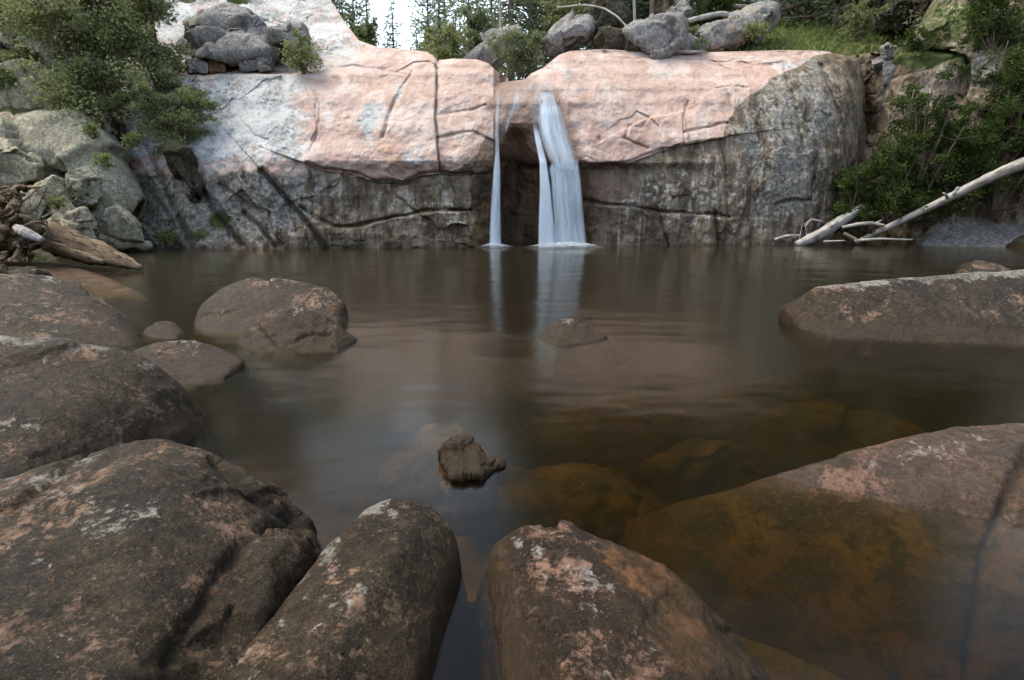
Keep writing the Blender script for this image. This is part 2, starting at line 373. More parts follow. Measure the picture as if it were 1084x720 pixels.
def mat_fall(name, dens=1.0, a0=.36, a1=.62, base=.45):
    s = NT(name)
    cmb = s.n('CombineXYZ', i0=s.math('MULTIPLY', s.attr('across'), 1.0), i1=s.math('MULTIPLY', s.attr('along'), .10), i2=0.0).outputs[0]
    n = s.noise(7, 5, .6, cmb)
    n2 = s.noise(2.2, 3, .6, cmb)
    f = s.math('ADD', s.math('MULTIPLY', s.ramp(s.math('ADD', s.math('MULTIPLY', n, .65), s.math('MULTIPLY', n2, .35)), a0, a1), 1 - base), base)
    f = s.math('MULTIPLY', s.math('MULTIPLY', f, s.attr('dens')), dens, clamp=True)
    d = s.n('BsdfPrincipled'); s.set(d.inputs['Base Color'], (.82, .91, 1.0, 1)); s.set(d.inputs['Roughness'], .55)
    t2 = s.n('BsdfTranslucent'); s.set(t2.inputs['Color'], (.82, .91, 1.0, 1))
    m0 = s.n('MixShader', i0=.5); s.set(m0.inputs[1], d.outputs[0]); s.set(m0.inputs[2], t2.outputs[0])
    tr = s.n('BsdfTransparent')
    mx = s.n('MixShader', i0=f); s.set(mx.inputs[1], tr.outputs[0]); s.set(mx.inputs[2], m0.outputs[0])
    return s.done(mx.outputs[0])
M['fall'] = mat_fall('falling_water')
M['film'] = mat_fall('water_film', .75, .42, .7, .08)
M['foam'] = mat_fall('foam', 1.0, .2, .5, .6)

# ------------------------------------------------------------------ ground sheet (pool bed, plateau, hills to the horizon)
def left_shore(y): return np.where(y < 11, -0.95 * y - .6, -11.05 - .0 * y)
def right_shore(y): return .95 * y + 1.2
def ground_h(x, y):
    p = np.stack([x, y, 0 * x], -1)
    inside = np.minimum(np.minimum(x - left_shore(y), right_shore(y) - x), y - .55)
    inside = np.minimum(inside, 20.2 - y)
    n = fbm(p, .5, 4, 3) * .22 + fbm(p, 2.2, 3, 8) * .07
    depth = .38 + .75 * sstep(.5, 5.5, inside) + .5 * sstep(0, 4, x)
    bed = -depth * sstep(0, 1.0, inside) + n
    out = -inside
    bank = np.minimum(.25 + .35 * out, 4.6) + n
    far = 4.6 + fbm(p, .03, 3, 21) * 2.0 + .02 * np.maximum(y - 25, 0)
    bank = np.where((y > 19) & (x > -12.5), np.minimum(far, .3 + 1.6 * np.maximum(out, 0)), bank)
    return np.where(inside > 0, bed, bank)
def axis(lim, step, far):
    a = np.arange(-lim, lim + 1e-6, step); g = lim * np.power(far / lim, np.linspace(0, 1, 22)[1:])
    return np.concatenate([-g[::-1], a, g])
gx = axis(24, .16, 420); gy = axis(24, .16, 420)
X, Yg = np.meshgrid(gx, gy); Z = ground_h(X.ravel(), Yg.ravel())
def gridfaces(nr, nc):
    i = np.arange(nr - 1)[:, None] * nc + np.arange(nc - 1)[None]
    return np.stack([i, i + 1, i + nc + 1, i + nc], -1).reshape(-1, 4)
tag(mesh_np('ground', np.stack([X.ravel(), Yg.ravel(), Z], -1), gridfaces(len(gy), len(gx)), M['ground']), kind='structure')

# water: closed body, top at z = 0
wv = [(-14, .3, 0), (22, .3, 0), (22, 19.6, 0), (-14, 19.6, 0), (-14, .3, -3), (22, .3, -3), (22, 19.6, -3), (-14, 19.6, -3)]
wfz = [(0, 1, 2, 3), (7, 6, 5, 4), (0, 4, 5, 1), (1, 5, 6, 2), (2, 6, 7, 3), (3, 7, 4, 0)]
tag(mesh_np('water', wv, wfz, M['water'], smooth=False), kind='structure')

# ------------------------------------------------------------------ bedrock surfaces measured as distance over the face
def table(us, vs, T):
    us = np.array(us, float); vs = np.array(vs, float); T = np.array(T, float)
    def f(u, v):
        a = np.clip(np.searchsorted(us, u) - 1, 0, len(us) - 2); b = np.clip(np.searchsorted(vs, v) - 1, 0, len(vs) - 2)
        fu = np.clip((u - us[a]) / (us[a + 1] - us[a]), 0, 1); fv = np.clip((v - vs[b]) / (vs[b + 1] - vs[b]), 0, 1)
        fu = .5 * fu + .5 * fu * fu * (3 - 2 * fu); fv = .5 * fv + .5 * fv * fv * (3 - 2 * fv)
        return (T[a, b] * (1 - fu) + T[a + 1, b] * fu) * (1 - fv) + (T[a, b + 1] * (1 - fu) + T[a + 1, b + 1] * fu) * fv
    return f
def PL(pts):
    a = np.array(pts, float); return lambda u: np.interp(u, a[:, 0], a[:, 1])

def face_mesh(name, mat, u0, u1, nu, nv, vbase, vrim, Yf, disp, cracks=(), steps=(), attrf=None, back=6.0, backrise=.0, nback=14, endback=True, bump_amp=1.0):
    us = np.linspace(u0, u1, nu)
    s = np.linspace(0, 1, nv)
    U = np.repeat(us[None], nv, 0); vb = vbase(us); vr = vrim(us)
    V = vb[None] + (vr - vb)[None] * s[:, None]
    u = U.ravel(); v = V.ravel()
    Y = Yf(u, v)
    cr = np.zeros(u.shape)
    p = P(u, v, Y)
    wob = fbm(p, 1.3, 3, 77) * 4.0
    for (pts, wd, dp) in cracks:
        d, _ = segdist(u + wob * .8, v + wob, pts)
        wd = wd * (.75 + .5 * sstep(-.6, .6, fbm(p, 2.5, 2, 71)))
        g = np.exp(-(d / wd) ** 2); Y = Y + dp * g; cr = np.maximum(cr, .8 * np.exp(-(d / (wd * .55)) ** 2) * min(1, dp / .14))
    for (pts, dp, fall) in steps:
        d, sd = segdist(u + wob * .4, v + wob * .8, pts)
        Y = Y - dp * np.exp(-d / fall) * (sd > 0) * sstep(0, 2.0, d)
    Y = Y + disp(p, u, v)
    p = P(u, v, Y).reshape(nv, nu, 3)
    vv = V.copy(); uu = U.copy(); crr = cr.reshape(nv, nu)
    # below the water and behind the rim
    b = p[0].copy(); b[:, 2] = -2.2
    rows = [b[None], p]; vs_ = [vv[:1], vv]; us_ = [uu[:1], uu]; cs = [crr[:1] * 0, crr]
    rim = p[-1]
    for k in range(1, nback + 1):
        f = k / nback; q = rim.copy(); q[:, 1] += back * f; q[:, 0] *= 1 + back * f / np.maximum(rim[:, 1], 1) * .6
        q[:, 2] += backrise * f + .12 * math.sin(f * math.pi) + fbm(q, .8, 3, 5) * .15 * min(1, f * 4)
        rows.append(q[None]); vs_.append(vv[-1:]); us_.append(uu[:1]); cs.append(crr[-1:] * 0)
    p = np.concatenate(rows); uu = np.concatenate(us_).ravel(); vv = np.concatenate(vs_).ravel(); cc = np.concatenate(cs).ravel()
    nr = p.shape[0]
    at = attrf(uu, vv) if attrf else {}
    at['crack'] = cc
    return mesh_np(name, p.reshape(-1, 3), gridfaces(nr, nu), mat, None, at)

Y0 = PL([(100, 16.5), (500, 16.9), (620, 17.4), (850, 18.2), (940, 18.6)])
def vb_water(u):
    return 360 + 0 * u
def vbase_cliff(u):
    # the row where the face meets the water (a little below it)
    y0 = Y0(u); ang = np.arctan((HC + .25) / y0); return CV + FPX * np.tan(ang - PITCH)

# ---- cliff left of the falls, with the bare dome above it
vsL = [-60, 0, 20, 50, 70, 80, 110, 140, 170, 185, 220, 262, 280]
TL = [[8, 6, 5, 3.8, 3.0, 2.6, 1.9, 1.3, .8, .6, .35, 0, 0],
      [8.5, 6.3, 5.4, 4.1, 3.4, 2.2, 1.5, .8, .2, .1, 0, -.2, -.2],
      [9, 6.7, 5.6, 4.2, 3.5, 1.9, 1.1, .4, -.3, -.35, -.3, -.5, -.5],
      [9, 6.8, 5.5, 3.6, 2.5, 1.8, 1.0, .3, -.3, -.2, -.2, -.3, -.3],
      [9, 6.8, 5.2, 3.1, 2.2, 1.8, .9, .3, -.25, -.05, 0, -.1, -.1],
      [9, 6.5, 5.0, 3.0, 2.0, 1.6, .8, .3, -.15, .1, .1, 0, 0],
      [9, 6.5, 5.0, 2.8, 1.8, 1.4, .7, .3, 0, .25, .3, .2, .2]]
TL = [[q + 2.6 for q in TL[0]]] + TL
tl = table([100, 140, 215, 280, 345, 400, 460, 527], vsL, TL)
YL = lambda u, v: Y0(u) + tl(u, v)
def YL2(u, v):
    y = YL(u, v)
    return y + 3.5 * sstep(522, 534, u)
rimL = PL([(100, -70), (330, -40), (350, 0), (364, 22), (380, 43), (400, 50), (430, 52), (452, 55), (459, 59), (463, 64), (480, 62), (505, 63), (517, 67), (524, 74), (536, 82)])
def dispL(p, u, v):
    low = sstep(165, 190, v); lft = sstep(330, 230, u) * sstep(120, 180, v)
    rib = ridge(np.stack([p[:, 0] * .9 + p[:, 2] * .75, p[:, 1] * .2, p[:, 2] * .12], -1), .9, 3, 4)
    return -(.09 * fract(p, .5, 211, .9, 0) * (.6 + low) + (.008 + .05 * low) * fract(p * np.array([.8, 1, .9]), 1.2, 212, .8, 0) + .16 * fbm(p, .7, 5, 11) + .05 * ridge(p, 1.7, 3, 2) * (1 + low) + .05 * fbm(p, 5, 4, 5)) - .30 * lft * rib - .10 * low * ridge(p * np.array([1, 1, .6]), 1.1, 3, 6)
cracksL = [([(460, 55), (462, 90), (462, 130), (466, 182)], 1.3, .12), ([(325, 174), (345, 180), (372, 182), (395, 190), (425, 191), (445, 185), (497, 181)], 1.8, .18),
           ([(277, 180), (290, 193), (306, 212), (330, 240), (346, 264)], 3.0, .24), ([(318, 219), (335, 232), (355, 240), (377, 241), (400, 232), (450, 224), (498, 222)], 1.8, .2),
           ([(436, 76), (424, 92), (413, 122), (405, 145)], 2.0, .10),
           ([(328, 160), (337, 135), (339, 112), (333, 97)], 1.3, .05), ([(463, 124), (490, 118), (522, 107)], 1.6, .07), ([(463, 147), (482, 144), (500, 139), (526, 152)], 1.5, .08),
           ([(340, 72), (380, 70), (430, 78)], 1.3, .07), ([(200, 78), (260, 76), (330, 77)], 2.0, .25), ([(150, 140), (172, 190), (205, 264)], 3, .24), ([(205, 185), (228, 225), (258, 262)], 2.2, .18),
           ([(232, 195), (262, 215), (275, 223)], 1.6, .12), ([(258, 225), (275, 240), (292, 262)], 2.4, .25), ([(220, 12), (262, 14), (300, 28)], 1.3, .1), ([(262, 0), (290, 20), (330, 34)], 1.2, .08), ([(380, 208), (383, 262)], 1.2, .06)]
stepsL = [([(322, 173), (330, 176), (345, 181), (372, 183), (395, 191), (425, 192), (445, 186), (497, 182)], -.22, 26), ([(463, 64), (462, 90), (462, 130), (466, 182)], .16, 40),
          ([(346, 264), (330, 240), (306, 212), (277, 180)], .22, 30), ([(330, 226), (355, 240), (377, 241), (400, 232), (450, 224), (498, 222)], .14, 30)]
def attrL(u, v):
    q = np.stack([u * .05, v * .05, 0 * u], -1); du = fbm(q, 1, 4, 41) * 9; dv_ = fbm(q, 1, 4, 51) * 7
    a = u + du; b = v + dv_
    grey = np.maximum(pmask(a, b, [(80, 72), (322, 76), (318, 100), (326, 130), (316, 176), (225, 176), (80, 170)], 38) * .95, pmask(a, b, [(80, -80), (362, -80), (352, 0), (385, 48), (372, 66), (330, 76), (80, 76)], 16) * .72)
    grey = np.maximum(grey, blobs(a, b, [(392, 130, 9, 22, .9), (400, 118, 14, 7, .6), (436, 170, 26, 8, .55), (445, 160, 10, 20, .35), (425, 100, 5, 22, .6)]))
    stain = pmask(a, v + dv_ * .35, [(325, 174), (345, 181), (395, 190), (425, 191), (445, 186), (480, 180), (494, 176), (505, 160), (512, 142), (530, 150), (560, 280), (330, 290)], 3)
    stain = np.maximum(stain, pmask(a, b, [(60, 185), (200, 180), (300, 185), (345, 182), (345, 300), (60, 300)], 24))
    gd = pmask(a, b, [(80, 165), (235, 160), (330, 170), (340, 215), (320, 245), (240, 262), (80, 270)], 18) * .78
    return dict(grey=grey, stain=stain, gdark=np.maximum(gd, blobs(a, b, [(335, 215, 8, 40, .75), (352, 200, 6, 30, .6)])), flake=np.maximum(blobs(a, b, [(285, 240, 36, 16, .8), (250, 245, 26, 14, .8), (460, 215, 50, 22, .55), (475, 230, 16, 12, 1), (410, 215, 24, 22, .5)]), .22 * (u < 480)),
                orange=blobs(a, b, [(405, 158, 20, 15, .55), (425, 168, 20, 10, .5), (440, 150, 24, 24, .3), (415, 145, 12, 14, .4), (495, 100, 20, 20, .3)]),
                white=np.maximum(blobs(a, b, [(308, 128, 24, 34, .75), (345, 120, 22, 40, .55), (425, 62, 34, 9, .5), (375, 90, 24, 24, .45), (275, 100, 22, 22, .35)]), 0), wet=pmask(a, b, [(499, 190), (512, 178), (560, 170), (560, 290), (497, 290)], 7) * .95,
                moss=blobs(a, b, [(232, 232, 12, 16, .8), (215, 250, 16, 8, .8), (225, 205, 8, 12, .5), (205, 85, 18, 18, .45), (180, 160, 22, 28, .45)]), damp=blobs(a, b, [(512, 165, 12, 14, .8)]))
tag(face_mesh('rock_cliff', M['cliff'], 100, 538, 660, 330, vbase_cliff, rimL, YL2, dispL, cracksL, stepsL, attrL, back=6), 'pale pink and grey granite cliff left of the waterfall, dark along its base', 'cliff')

# ---- cliff right of the falls, with the water-worn notch and the dark hollow behind the water
vsR = [20, 55, 65, 80, 95, 110, 130, 150, 172, 180, 220, 262, 280]
TR = [[3.6, 3.0, 2.6, 2.0, 1.2, .7, .55, .75, 1.5, 1.6, 1.8, 1.6, 1.6],
      [3.6, 3.0, 2.7, 2.0, 1.0, .6, .5, 1.4, 1.8, 1.9, 2.0, 1.8, 1.8],
      [3.6, 3.0, 2.6, 1.7, .8, .5, .45, .7, 1.2, 1.6, 1.8, 1.6, 1.6],
      [3.6, 2.7, 2.1, 1.4, .8, .45, .25, .1, .1, .9, 1.1, 1.0, 1.0],
      [3.6, 2.8, 2.2, 1.6, 1.0, .6, .2, -.1, -.3, .1, .25, .2, .2],
      [3.8, 3.0, 2.4, 1.8, 1.3, .9, .4, 0, -.25, -.05, .05, 0, 0],
      [3.8, 2.8, 2.2, 1.5, 1.0, .7, .3, .0, -.1, -.1, -.1, -.2, -.2],
      [3.8, 2.7, 2.0, 1.2, .7, .45, .3, .1, 0, 0, 0, -.1, -.1],
      [4.0, 2.9, 2.2, 1.6, 1.1, .85, .7, .5, .4, .4, .3, .2, .2],
      [4.5, 3.4, 3.0, 2.9, 2.8, 2.7, 2.6, 2.5, 2.3, 2.2, 2.0, 1.8, 1.8]]
tr_ = table([524, 545, 570, 600, 625, 700, 775, 850, 893, 925], vsR, TR)
YR = lambda u, v: Y0(u) + tr_(u, v)
rimR = PL([(515, 86), (527, 88), (540, 86), (556, 84), (562, 78), (575, 72), (582, 66), (592, 58), (604, 54), (640, 52), (700, 56), (760, 55), (830, 53), (872, 54), (900, 60), (935, 64)])
def dispR(p, u, v):
    low = sstep(160, 180, v) * sstep(620, 650, u); gr = sstep(770, 800, u)
    chute = np.exp(-((u - 548) / 14) ** 2) * sstep(140, 100, v)
    return -(.07 * fract(p, .38, 221, 1, 0) + (.008 + .06 * np.maximum(low, gr)) * fract(p * np.array([1.1, 1, .7]), 1.2, 222, .8, 0) + .15 * fbm(p, .7, 5, 31) + .06 * ridge(p, 1.3, 3, 12) + .04 * fbm(p, 5, 4, 15)) - np.maximum(low, gr) * (.10 * ridge(p * np.array([1.3, 1, .35]), 1.2, 3, 16) + .05 * fbm(p, 3, 4, 9)) + .1 * chute
cracksR = [([(614, 172), (640, 173), (668, 172), (692, 161), (722, 151)], 1.6, .12), ([(620, 213), (655, 217), (690, 222), (735, 226), (772, 229)], 1.7, .16), ([(695, 222), (700, 240), (708, 264)], 1.7, .14),
           ([(757, 226), (760, 264)], 2.4, .25), ([(820, 216), (838, 213), (856, 212)], 1.8, .2), ([(723, 150), (725, 128), (728, 108)], 1.3, .07), ([(724, 140), (748, 136), (770, 131)], 1.4, .10),
           ([(660, 145), (672, 152), (686, 157)], 1.6, .1), ([(661, 146), (666, 133), (680, 136), (688, 122)], 1.3, .06), ([(754, 92), (774, 90), (792, 94)], 1.2, .05), ([(771, 100), (774, 112)], 1.2, .06),
           ([(640, 56), (660, 62), (700, 60), (760, 66), (800, 62), (850, 58)], 1.3, .07), ([(830, 70), (842, 110), (850, 160)], 1.5, .08), ([(870, 70), (888, 120), (905, 190)], 2.6, .25), ([(767, 150), (770, 230)], 1.4, .08), ([(633, 145), (634, 147)], 2.4, .1)]
stepsR = [([(612, 172), (640, 173), (668, 173), (692, 162), (722, 152), (770, 145)], -.20, 26), ([(620, 213), (655, 217), (690, 222), (735, 226), (772, 229)], .10, 30), ([(664, 135), (690, 122), (725, 118), (728, 140)], .10, 20)]
def attrR(u, v):
    q = np.stack([u * .05, v * .05, 0 * u], -1); du = fbm(q, 1, 4, 141) * 8; dv_ = fbm(q, 1, 4, 151) * 7
    a = u + du; b = v + dv_
    grey = blobs(a, b, [(830, 72, 24, 7, .55), (600, 78, 6, 12, .6), (710, 78, 30, 5, .35), (850, 62, 18, 6, .6), (584, 72, 10, 7, .6)])
    stain = pmask(a, v + dv_ * .35, [(570, 172), (614, 172), (668, 173), (692, 162), (722, 151), (765, 144), (774, 118), (785, 104), (812, 88), (838, 74), (866, 58), (950, 40), (950, 290), (570, 290)], 3)
    gd = pmask(a, b, [(775, 115), (800, 88), (868, 62), (892, 120), (880, 190), (850, 235), (800, 232), (788, 180)], 26) * .66
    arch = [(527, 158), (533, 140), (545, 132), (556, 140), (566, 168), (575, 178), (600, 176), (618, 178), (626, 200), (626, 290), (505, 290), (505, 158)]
    return dict(grey=grey, stain=stain, gdark=gd, flake=np.maximum(blobs(a, b, [(672, 216, 20, 14, 1.0), (700, 205, 26, 30, .7), (740, 195, 26, 36, .65), (730, 230, 40, 8, 1.0), (780, 200, 12, 60, .6), (850, 150, 46, 70, .5)]), 0),
                orange=blobs(a, b, [(650, 110, 40, 16, .25), (625, 140, 10, 26, .35)]), white=blobs(a, b, [(700, 140, 20, 18, .5), (640, 60, 50, 8, .5), (790, 64, 40, 7, .55), (655, 150, 22, 14, .4), (600, 90, 10, 12, .3)]),
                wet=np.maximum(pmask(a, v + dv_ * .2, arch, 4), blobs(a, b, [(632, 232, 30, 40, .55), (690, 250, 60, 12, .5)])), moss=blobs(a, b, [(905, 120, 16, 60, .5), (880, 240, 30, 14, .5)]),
                damp=np.maximum(pmask(a, v, [(583, 92), (592, 98), (604, 125), (615, 150), (617, 174), (575, 174), (520, 160), (520, 84), (560, 80)], 7), blobs(a, b, [(640, 195, 24, 20, .8)])))
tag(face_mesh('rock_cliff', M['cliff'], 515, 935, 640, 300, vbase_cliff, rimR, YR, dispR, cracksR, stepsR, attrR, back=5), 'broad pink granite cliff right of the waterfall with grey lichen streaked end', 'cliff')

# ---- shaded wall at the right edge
YWt = table([890, 925, 965, 1030, 1100, 1220], [-180, -60, 0, 45, 60, 120, 180, 262, 280],
            [[9, 6, 4.4, 3.6, 3.2, 2.9, 2.6, 2.4, 2.4], [8, 5, 3.4, 2.6, 2.2, 1.9, 1.7, 1.6, 1.6], [7, 3.6, 2.2, 1.4, .6, .3, .1, .0, 0], [5, 2.2, 1.2, .6, -.2, -.4, -.6, -.6, -.6], [2.5, .8, .2, -.2, -.8, -1, -1.1, -1.1, -1.1], [0, -1, -1.5, -2, -2.4, -2.5, -2.6, -2.6, -2.6]])
YW = lambda u, v: 18.6 + YWt(u, v)
rimW = PL([(890, 62), (940, 52), (962, 44), (985, 20), (1010, -30), (1050, -90), (1100, -150), (1220, -170)])
def vbase_w(u): return 266 + 0 * u
def dispW(p, u, v):
    return -(.25 * fract(p, .5, 231, 1.2, .15) + .08 * fract(p, 1.7, 232, 1, .15) + .35 * fbm(p, .5, 5, 61) + .22 * ridge(p * np.array([1, 1, .5]), .8, 4, 62) + .06 * fbm(p, 4, 4, 65))
cracksW = [] and [([(925, 55), (928, 100), (922, 160), (915, 230)], 6, .8), ([(958, 52), (952, 80), (945, 120)], 3, .4), ([(1016, 40), (1024, 100), (1020, 150)], 4, .4), ([(1000, 30), (1038, 48), (1084, 50)], 3, .3), ([(1052, 0), (1058, 60), (1050, 130)], 4, .4)]
def attrW(u, v):
    q = np.stack([u * .05, v * .05, 0 * u], -1); a = u + fbm(q, 1, 4, 241) * 8; b = v + fbm(q, 1, 4, 251) * 7
    return dict(stain=1 + 0 * u, gdark=blobs(a, b, [(1030, 80, 30, 36, .5), (1080, 30, 60, 50, .3), (938, 66, 10, 24, .55), (956, 110, 10, 14, .5)]), flake=np.maximum(.3 + 0 * u, blobs(a, b, [(1030, 80, 26, 36, 1.0)])), moss=.32 + blobs(a, b, [(985, 60, 40, 12, .5), (1010, 20, 60, 30, .3), (1090, -60, 90, 60, .4)]), wet=blobs(a, b, [(920, 110, 14, 70, .85), (985, 60, 40, 12, .5), (1060, 60, 14, 60, .6), (1010, 110, 20, 60, .5)]))  # the wet blobs are dark glossy patches down the crevice and across the wall
tag(face_mesh('rock_cliff', M['cliff'], 890, 1220, 330, 300, vbase_w, rimW, YW, dispW, cracksW, (), attrW, back=8), 'dark mossy rock wall rising behind the green bushes at the right edge', 'cliff')

# ---- soil slopes
YHf = lambda u, v: np.interp(u, [-400, 0, 60, 110, 150, 260], [9.0, 11.0, 11.8, 13.4, 15.6, 17.2]) + .9 + (285 - v) * np.interp(u, [-400, 0, 150, 260], [.024, .028, .022, .018])
def hill_mesh(name, mat, u0, u1, nu, v0, v1, nv, Yf, amp, seed, back=5, backrise=1.0, attrf=None):
    f = lambda u: v0 + 0 * u; g = (lambda u: v1 + 0 * u) if not callable(v1) else v1
    return tag(face_mesh(name, mat, u0, u1, nu, nv, f, g, Yf, lambda p, u, v: -amp * fbm(p, .6, 5, seed) - amp * .4 * ridge(p, 1.2, 3, seed + 3), back=back, backrise=backrise), kind='structure')
hill_mesh('hillside', M['bankhill'], -400, 262, 260, 292, -130, 200, YHf, .35, 301)
YGf = lambda u, v: 21.5 + np.maximum(60 - v, 0) * .15 + np.interp(u, [690, 800, 1000], [3.5, .5, -.6]) * sstep(70, 30, v)
rimG = PL([(690, 40), (740, 24), (790, 4), (840, -14), (900, -45), (1000, -80)])
hill_mesh('hillside', M['hill'], 690, 1010, 200, 80, rimG, 100, YGf, .15, 311, back=14, backrise=2)

# ------------------------------------------------------------------ rocks
def hull_bm(groups, zcut=None):
    bm = bmesh.new()
    for pts in groups:
        vs = [bm.verts.new(tuple(p)) for p in pts]
        r = bmesh.ops.convex_hull(bm, input=vs)
        bad = [e for e in set(r['geom_interior']) | set(r['geom_unused']) if isinstance(e, bmesh.types.BMVert) and e.is_valid]
        if bad: bmesh.ops.delete(bm, geom=bad, context='VERTS')
    return bm
def remeshed(groups, voxel):
    bm = hull_bm(groups); me = bpy.data.meshes.new('tmp'); bm.to_mesh(me); bm.free()
    o = bpy.data.objects.new('tmp', me); C.objects.link(o)
    m = o.modifiers.new('r', 'REMESH'); m.mode = 'VOXEL'; m.voxel_size = voxel
    dg = bpy.context.evaluated_depsgraph_get(); e = o.evaluated_get(dg); q = e.to_mesh()
    co = np.empty(len(q.vertices) * 3, np.float32); q.vertices.foreach_get('co', co); co = co.reshape(-1, 3).astype(float)
    n = len(q.polygons); lp = np.empty(len(q.loops), np.int32); q.loops.foreach_get('vertex_index', lp)
    ed = np.empty(len(q.edges) * 2, np.int32); q.edges.foreach_get('vertices', ed); ed = ed.reshape(-1, 2)
    fc = lp.reshape(n, 4)
    e.to_mesh_clear(); bpy.data.objects.remove(o); bpy.data.meshes.remove(me)
    return co, fc, ed
def lap(co, ed, it, lam=.6):
    n = len(co); deg = np.bincount(ed.ravel(), minlength=n)[:, None].clip(1)
    for _ in range(it):
        acc = np.stack([np.bincount(ed[:, 0], co[ed[:, 1], k], n) + np.bincount(ed[:, 1], co[ed[:, 0], k], n) for k in range(3)], -1)
        co = co + lam * (acc / deg - co)
    return co
def normals(co, fc):
    a = co[fc[:, 2]] - co[fc[:, 0]]; b = co[fc[:, 3]] - co[fc[:, 1]]; fnm = np.cross(a, b)
    nn = np.zeros_like(co)
    for k in range(4):
        for j in range(3): nn[:, j] += np.bincount(fc[:, k], fnm[:, j], len(co))
    return nn / np.maximum(np.linalg.norm(nn, axis=1), 1e-9)[:, None]
def rock(name, groups, mat, voxel, smooth=6, amp=.03, fs=2.0, seed=1, crag=.3, cracks=(), steps=(), paint=None, grow=0.0, fr=0.0, frs=1.0, label=None, cat=None, group=None, parent=None):
    co, fc, ed = remeshed(groups, voxel)
    co = lap(co, ed, smooth)
    nn = normals(co, fc)
    d = grow + amp * fbm(co, fs, 5, seed) + amp * crag * ridge(co, fs * 1.4, 4, seed + 5)
    d += amp * .12 * fbm(co, fs * 9, 3, seed + 9)
    if not fr: d += amp * .6 * fract(co, fs * .55, seed + 60, 1.4, 0) + amp * .22 * fract(co, fs * 2.2, seed + 61, 1.2, .25)
    if fr: d += fr * fract(co, frs, seed + 40, 1.5, .12) + fr * .2 * fract(co, frs * 3.1, seed + 50, 1.2, .2)
    u, v = proj(co)
    cr = np.zeros(len(co))
    wob = fbm(co, fs * 3, 3, seed + 20) * 5
    front = (nn * (np.array([0, 0, HC]) - co)).sum(1) > -.05 * np.linalg.norm(co, axis=1)
    for (pts, wd, dp) in cracks:
        q, _ = segdist(u + wob, v + wob, pts); g = np.exp(-(q / wd) ** 2) * front; d -= dp * g; cr = np.maximum(cr, min(1, dp / .02) * .8 * np.exp(-(q / (wd * .5)) ** 2) * front)
    for (pts, dp, fall) in steps:
        q, sd = segdist(u + wob, v + wob, pts); d += dp * np.exp(-q / fall) * (sd > 0) * front * sstep(0, 3, q)
    co = co + nn * d[:, None]
    at = {'crack': cr}
    for k, l in (paint or {}).items():
        at[k] = blobs(u + wob, v + wob, l) if isinstance(l, list) else l(u, v, co, nn)
    if mat in (M['boulder'], M['boulder_wet']):
        at['pink'] = np.maximum(at.get('pink', 0 * u), .36 * sstep(.82, 1.0, nn[:, 2])); at['pale'] = np.maximum(at.get('pale', 0 * u), .26 * sstep(.85, 1.0, nn[:, 2]))  # upward faces paler and pinker: lichen plus sky light put into the colour
    o = mesh_np(name, co, fc, mat, parent, at)
    if label: tag(o, label, cat or 'rock', group)
    return o
def boulder_pts(front, crest, backd=.4, zb=-.5, taper=0.0):
    """front + crest are (u, v, Y); the crest gets a rounded back, everything goes down below the water"""
    f = [P(*q) for q in front + crest]; out = [p for p in f]
    for q in crest:
        p = P(*q); b = P(q[0], q[1], q[2] + backd * .5); b[2] -= .03 + .08 * max(p[2], .1); out.append(b)
        b = p.copy(); b[1] += backd; b[2] = zb; b[0] *= 1.05; out.append(b)
    for q in front:
        p = P(*q).copy(); p[2] = zb; out.append(p)
    c = np.mean(f, axis=0)
    if taper:
        return [np.array((c[0] + (p[0] - c[0]) * taper, c[1] + .25 + (p[1] - c[1]) * taper, p[2])) if p[2] == zb else p for p in out]
    for q in front + crest:
        p = P(*q).copy(); dd = p[:2] - c[:2]; r_ = np.linalg.norm(dd) + 1e-6; p[:2] = c[:2] + dd / r_ * (r_ + .06 + .02 * min(q[2], 7)); p[2] = zb; out.append(p)
    return out
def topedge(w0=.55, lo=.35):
    """pale worn crust on the upper faces, with sky light painted in"""
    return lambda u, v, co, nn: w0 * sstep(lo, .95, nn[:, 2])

# ---- the four big boulders in front
b1 = boulder_pts([(-150, 800, .95), (0, 720, 1.02), (110, 740, 1.0), (235, 725, 1.25), (285, 668, 1.48), (322, 622, 1.7), (339, 590, 1.88)],
                 [(-170, 565, 1.65), (0, 519, 1.75), (70, 492, 1.95), (140, 468, 2.05), (175, 464, 2.08), (215, 474, 2.08), (255, 494, 2.06), (300, 522, 2.04), (330, 556, 2.0)], .4)
b1b = boulder_pts([(180, 720, 1.2), (240, 722, 1.2), (290, 655, 1.5), (330, 610, 1.75), (338, 585, 1.86), (240, 590, 1.62)], [(262, 556, 1.74), (310, 556, 1.78), (332, 566, 1.83)], .2)
rock('boulder', [b1, b1b], M['boulder'], .014, 7, .022, 3.2, 3, .45, cracks=[([(228, 484), (250, 508), (285, 530), (325, 544)], 5, .03), ([(330, 548), (268, 566), (240, 600), (215, 640), (180, 700)], 7, .03)],
     steps=[([(240, 490), (262, 512), (300, 535), (335, 545)], -.03, 26)],
     paint=dict(pink=[(160, 475, 40, 12, .9), (205, 480, 22, 14, .8), (205, 500, 20, 12, .7), (110, 610, 60, 40, .45), (250, 620, 40, 22, .7), (225, 560, 30, 14, .35), (60, 640, 50, 30, .4)],
                pale=[(40, 520, 40, 16, .65), (70, 512, 26, 14, .5), (130, 490, 20, 22, .45), (155, 550, 26, 18, .55), (20, 530, 20, 20, .5), (170, 560, 20, 16, .45), (110, 565, 30, 18, .3)], rust=[(230, 640, 14, 60, .5), (300, 600, 24, 14, .35)]),
     label='largest dark lichen covered boulder, in the bottom left corner, ledge on its right side', cat='boulder')
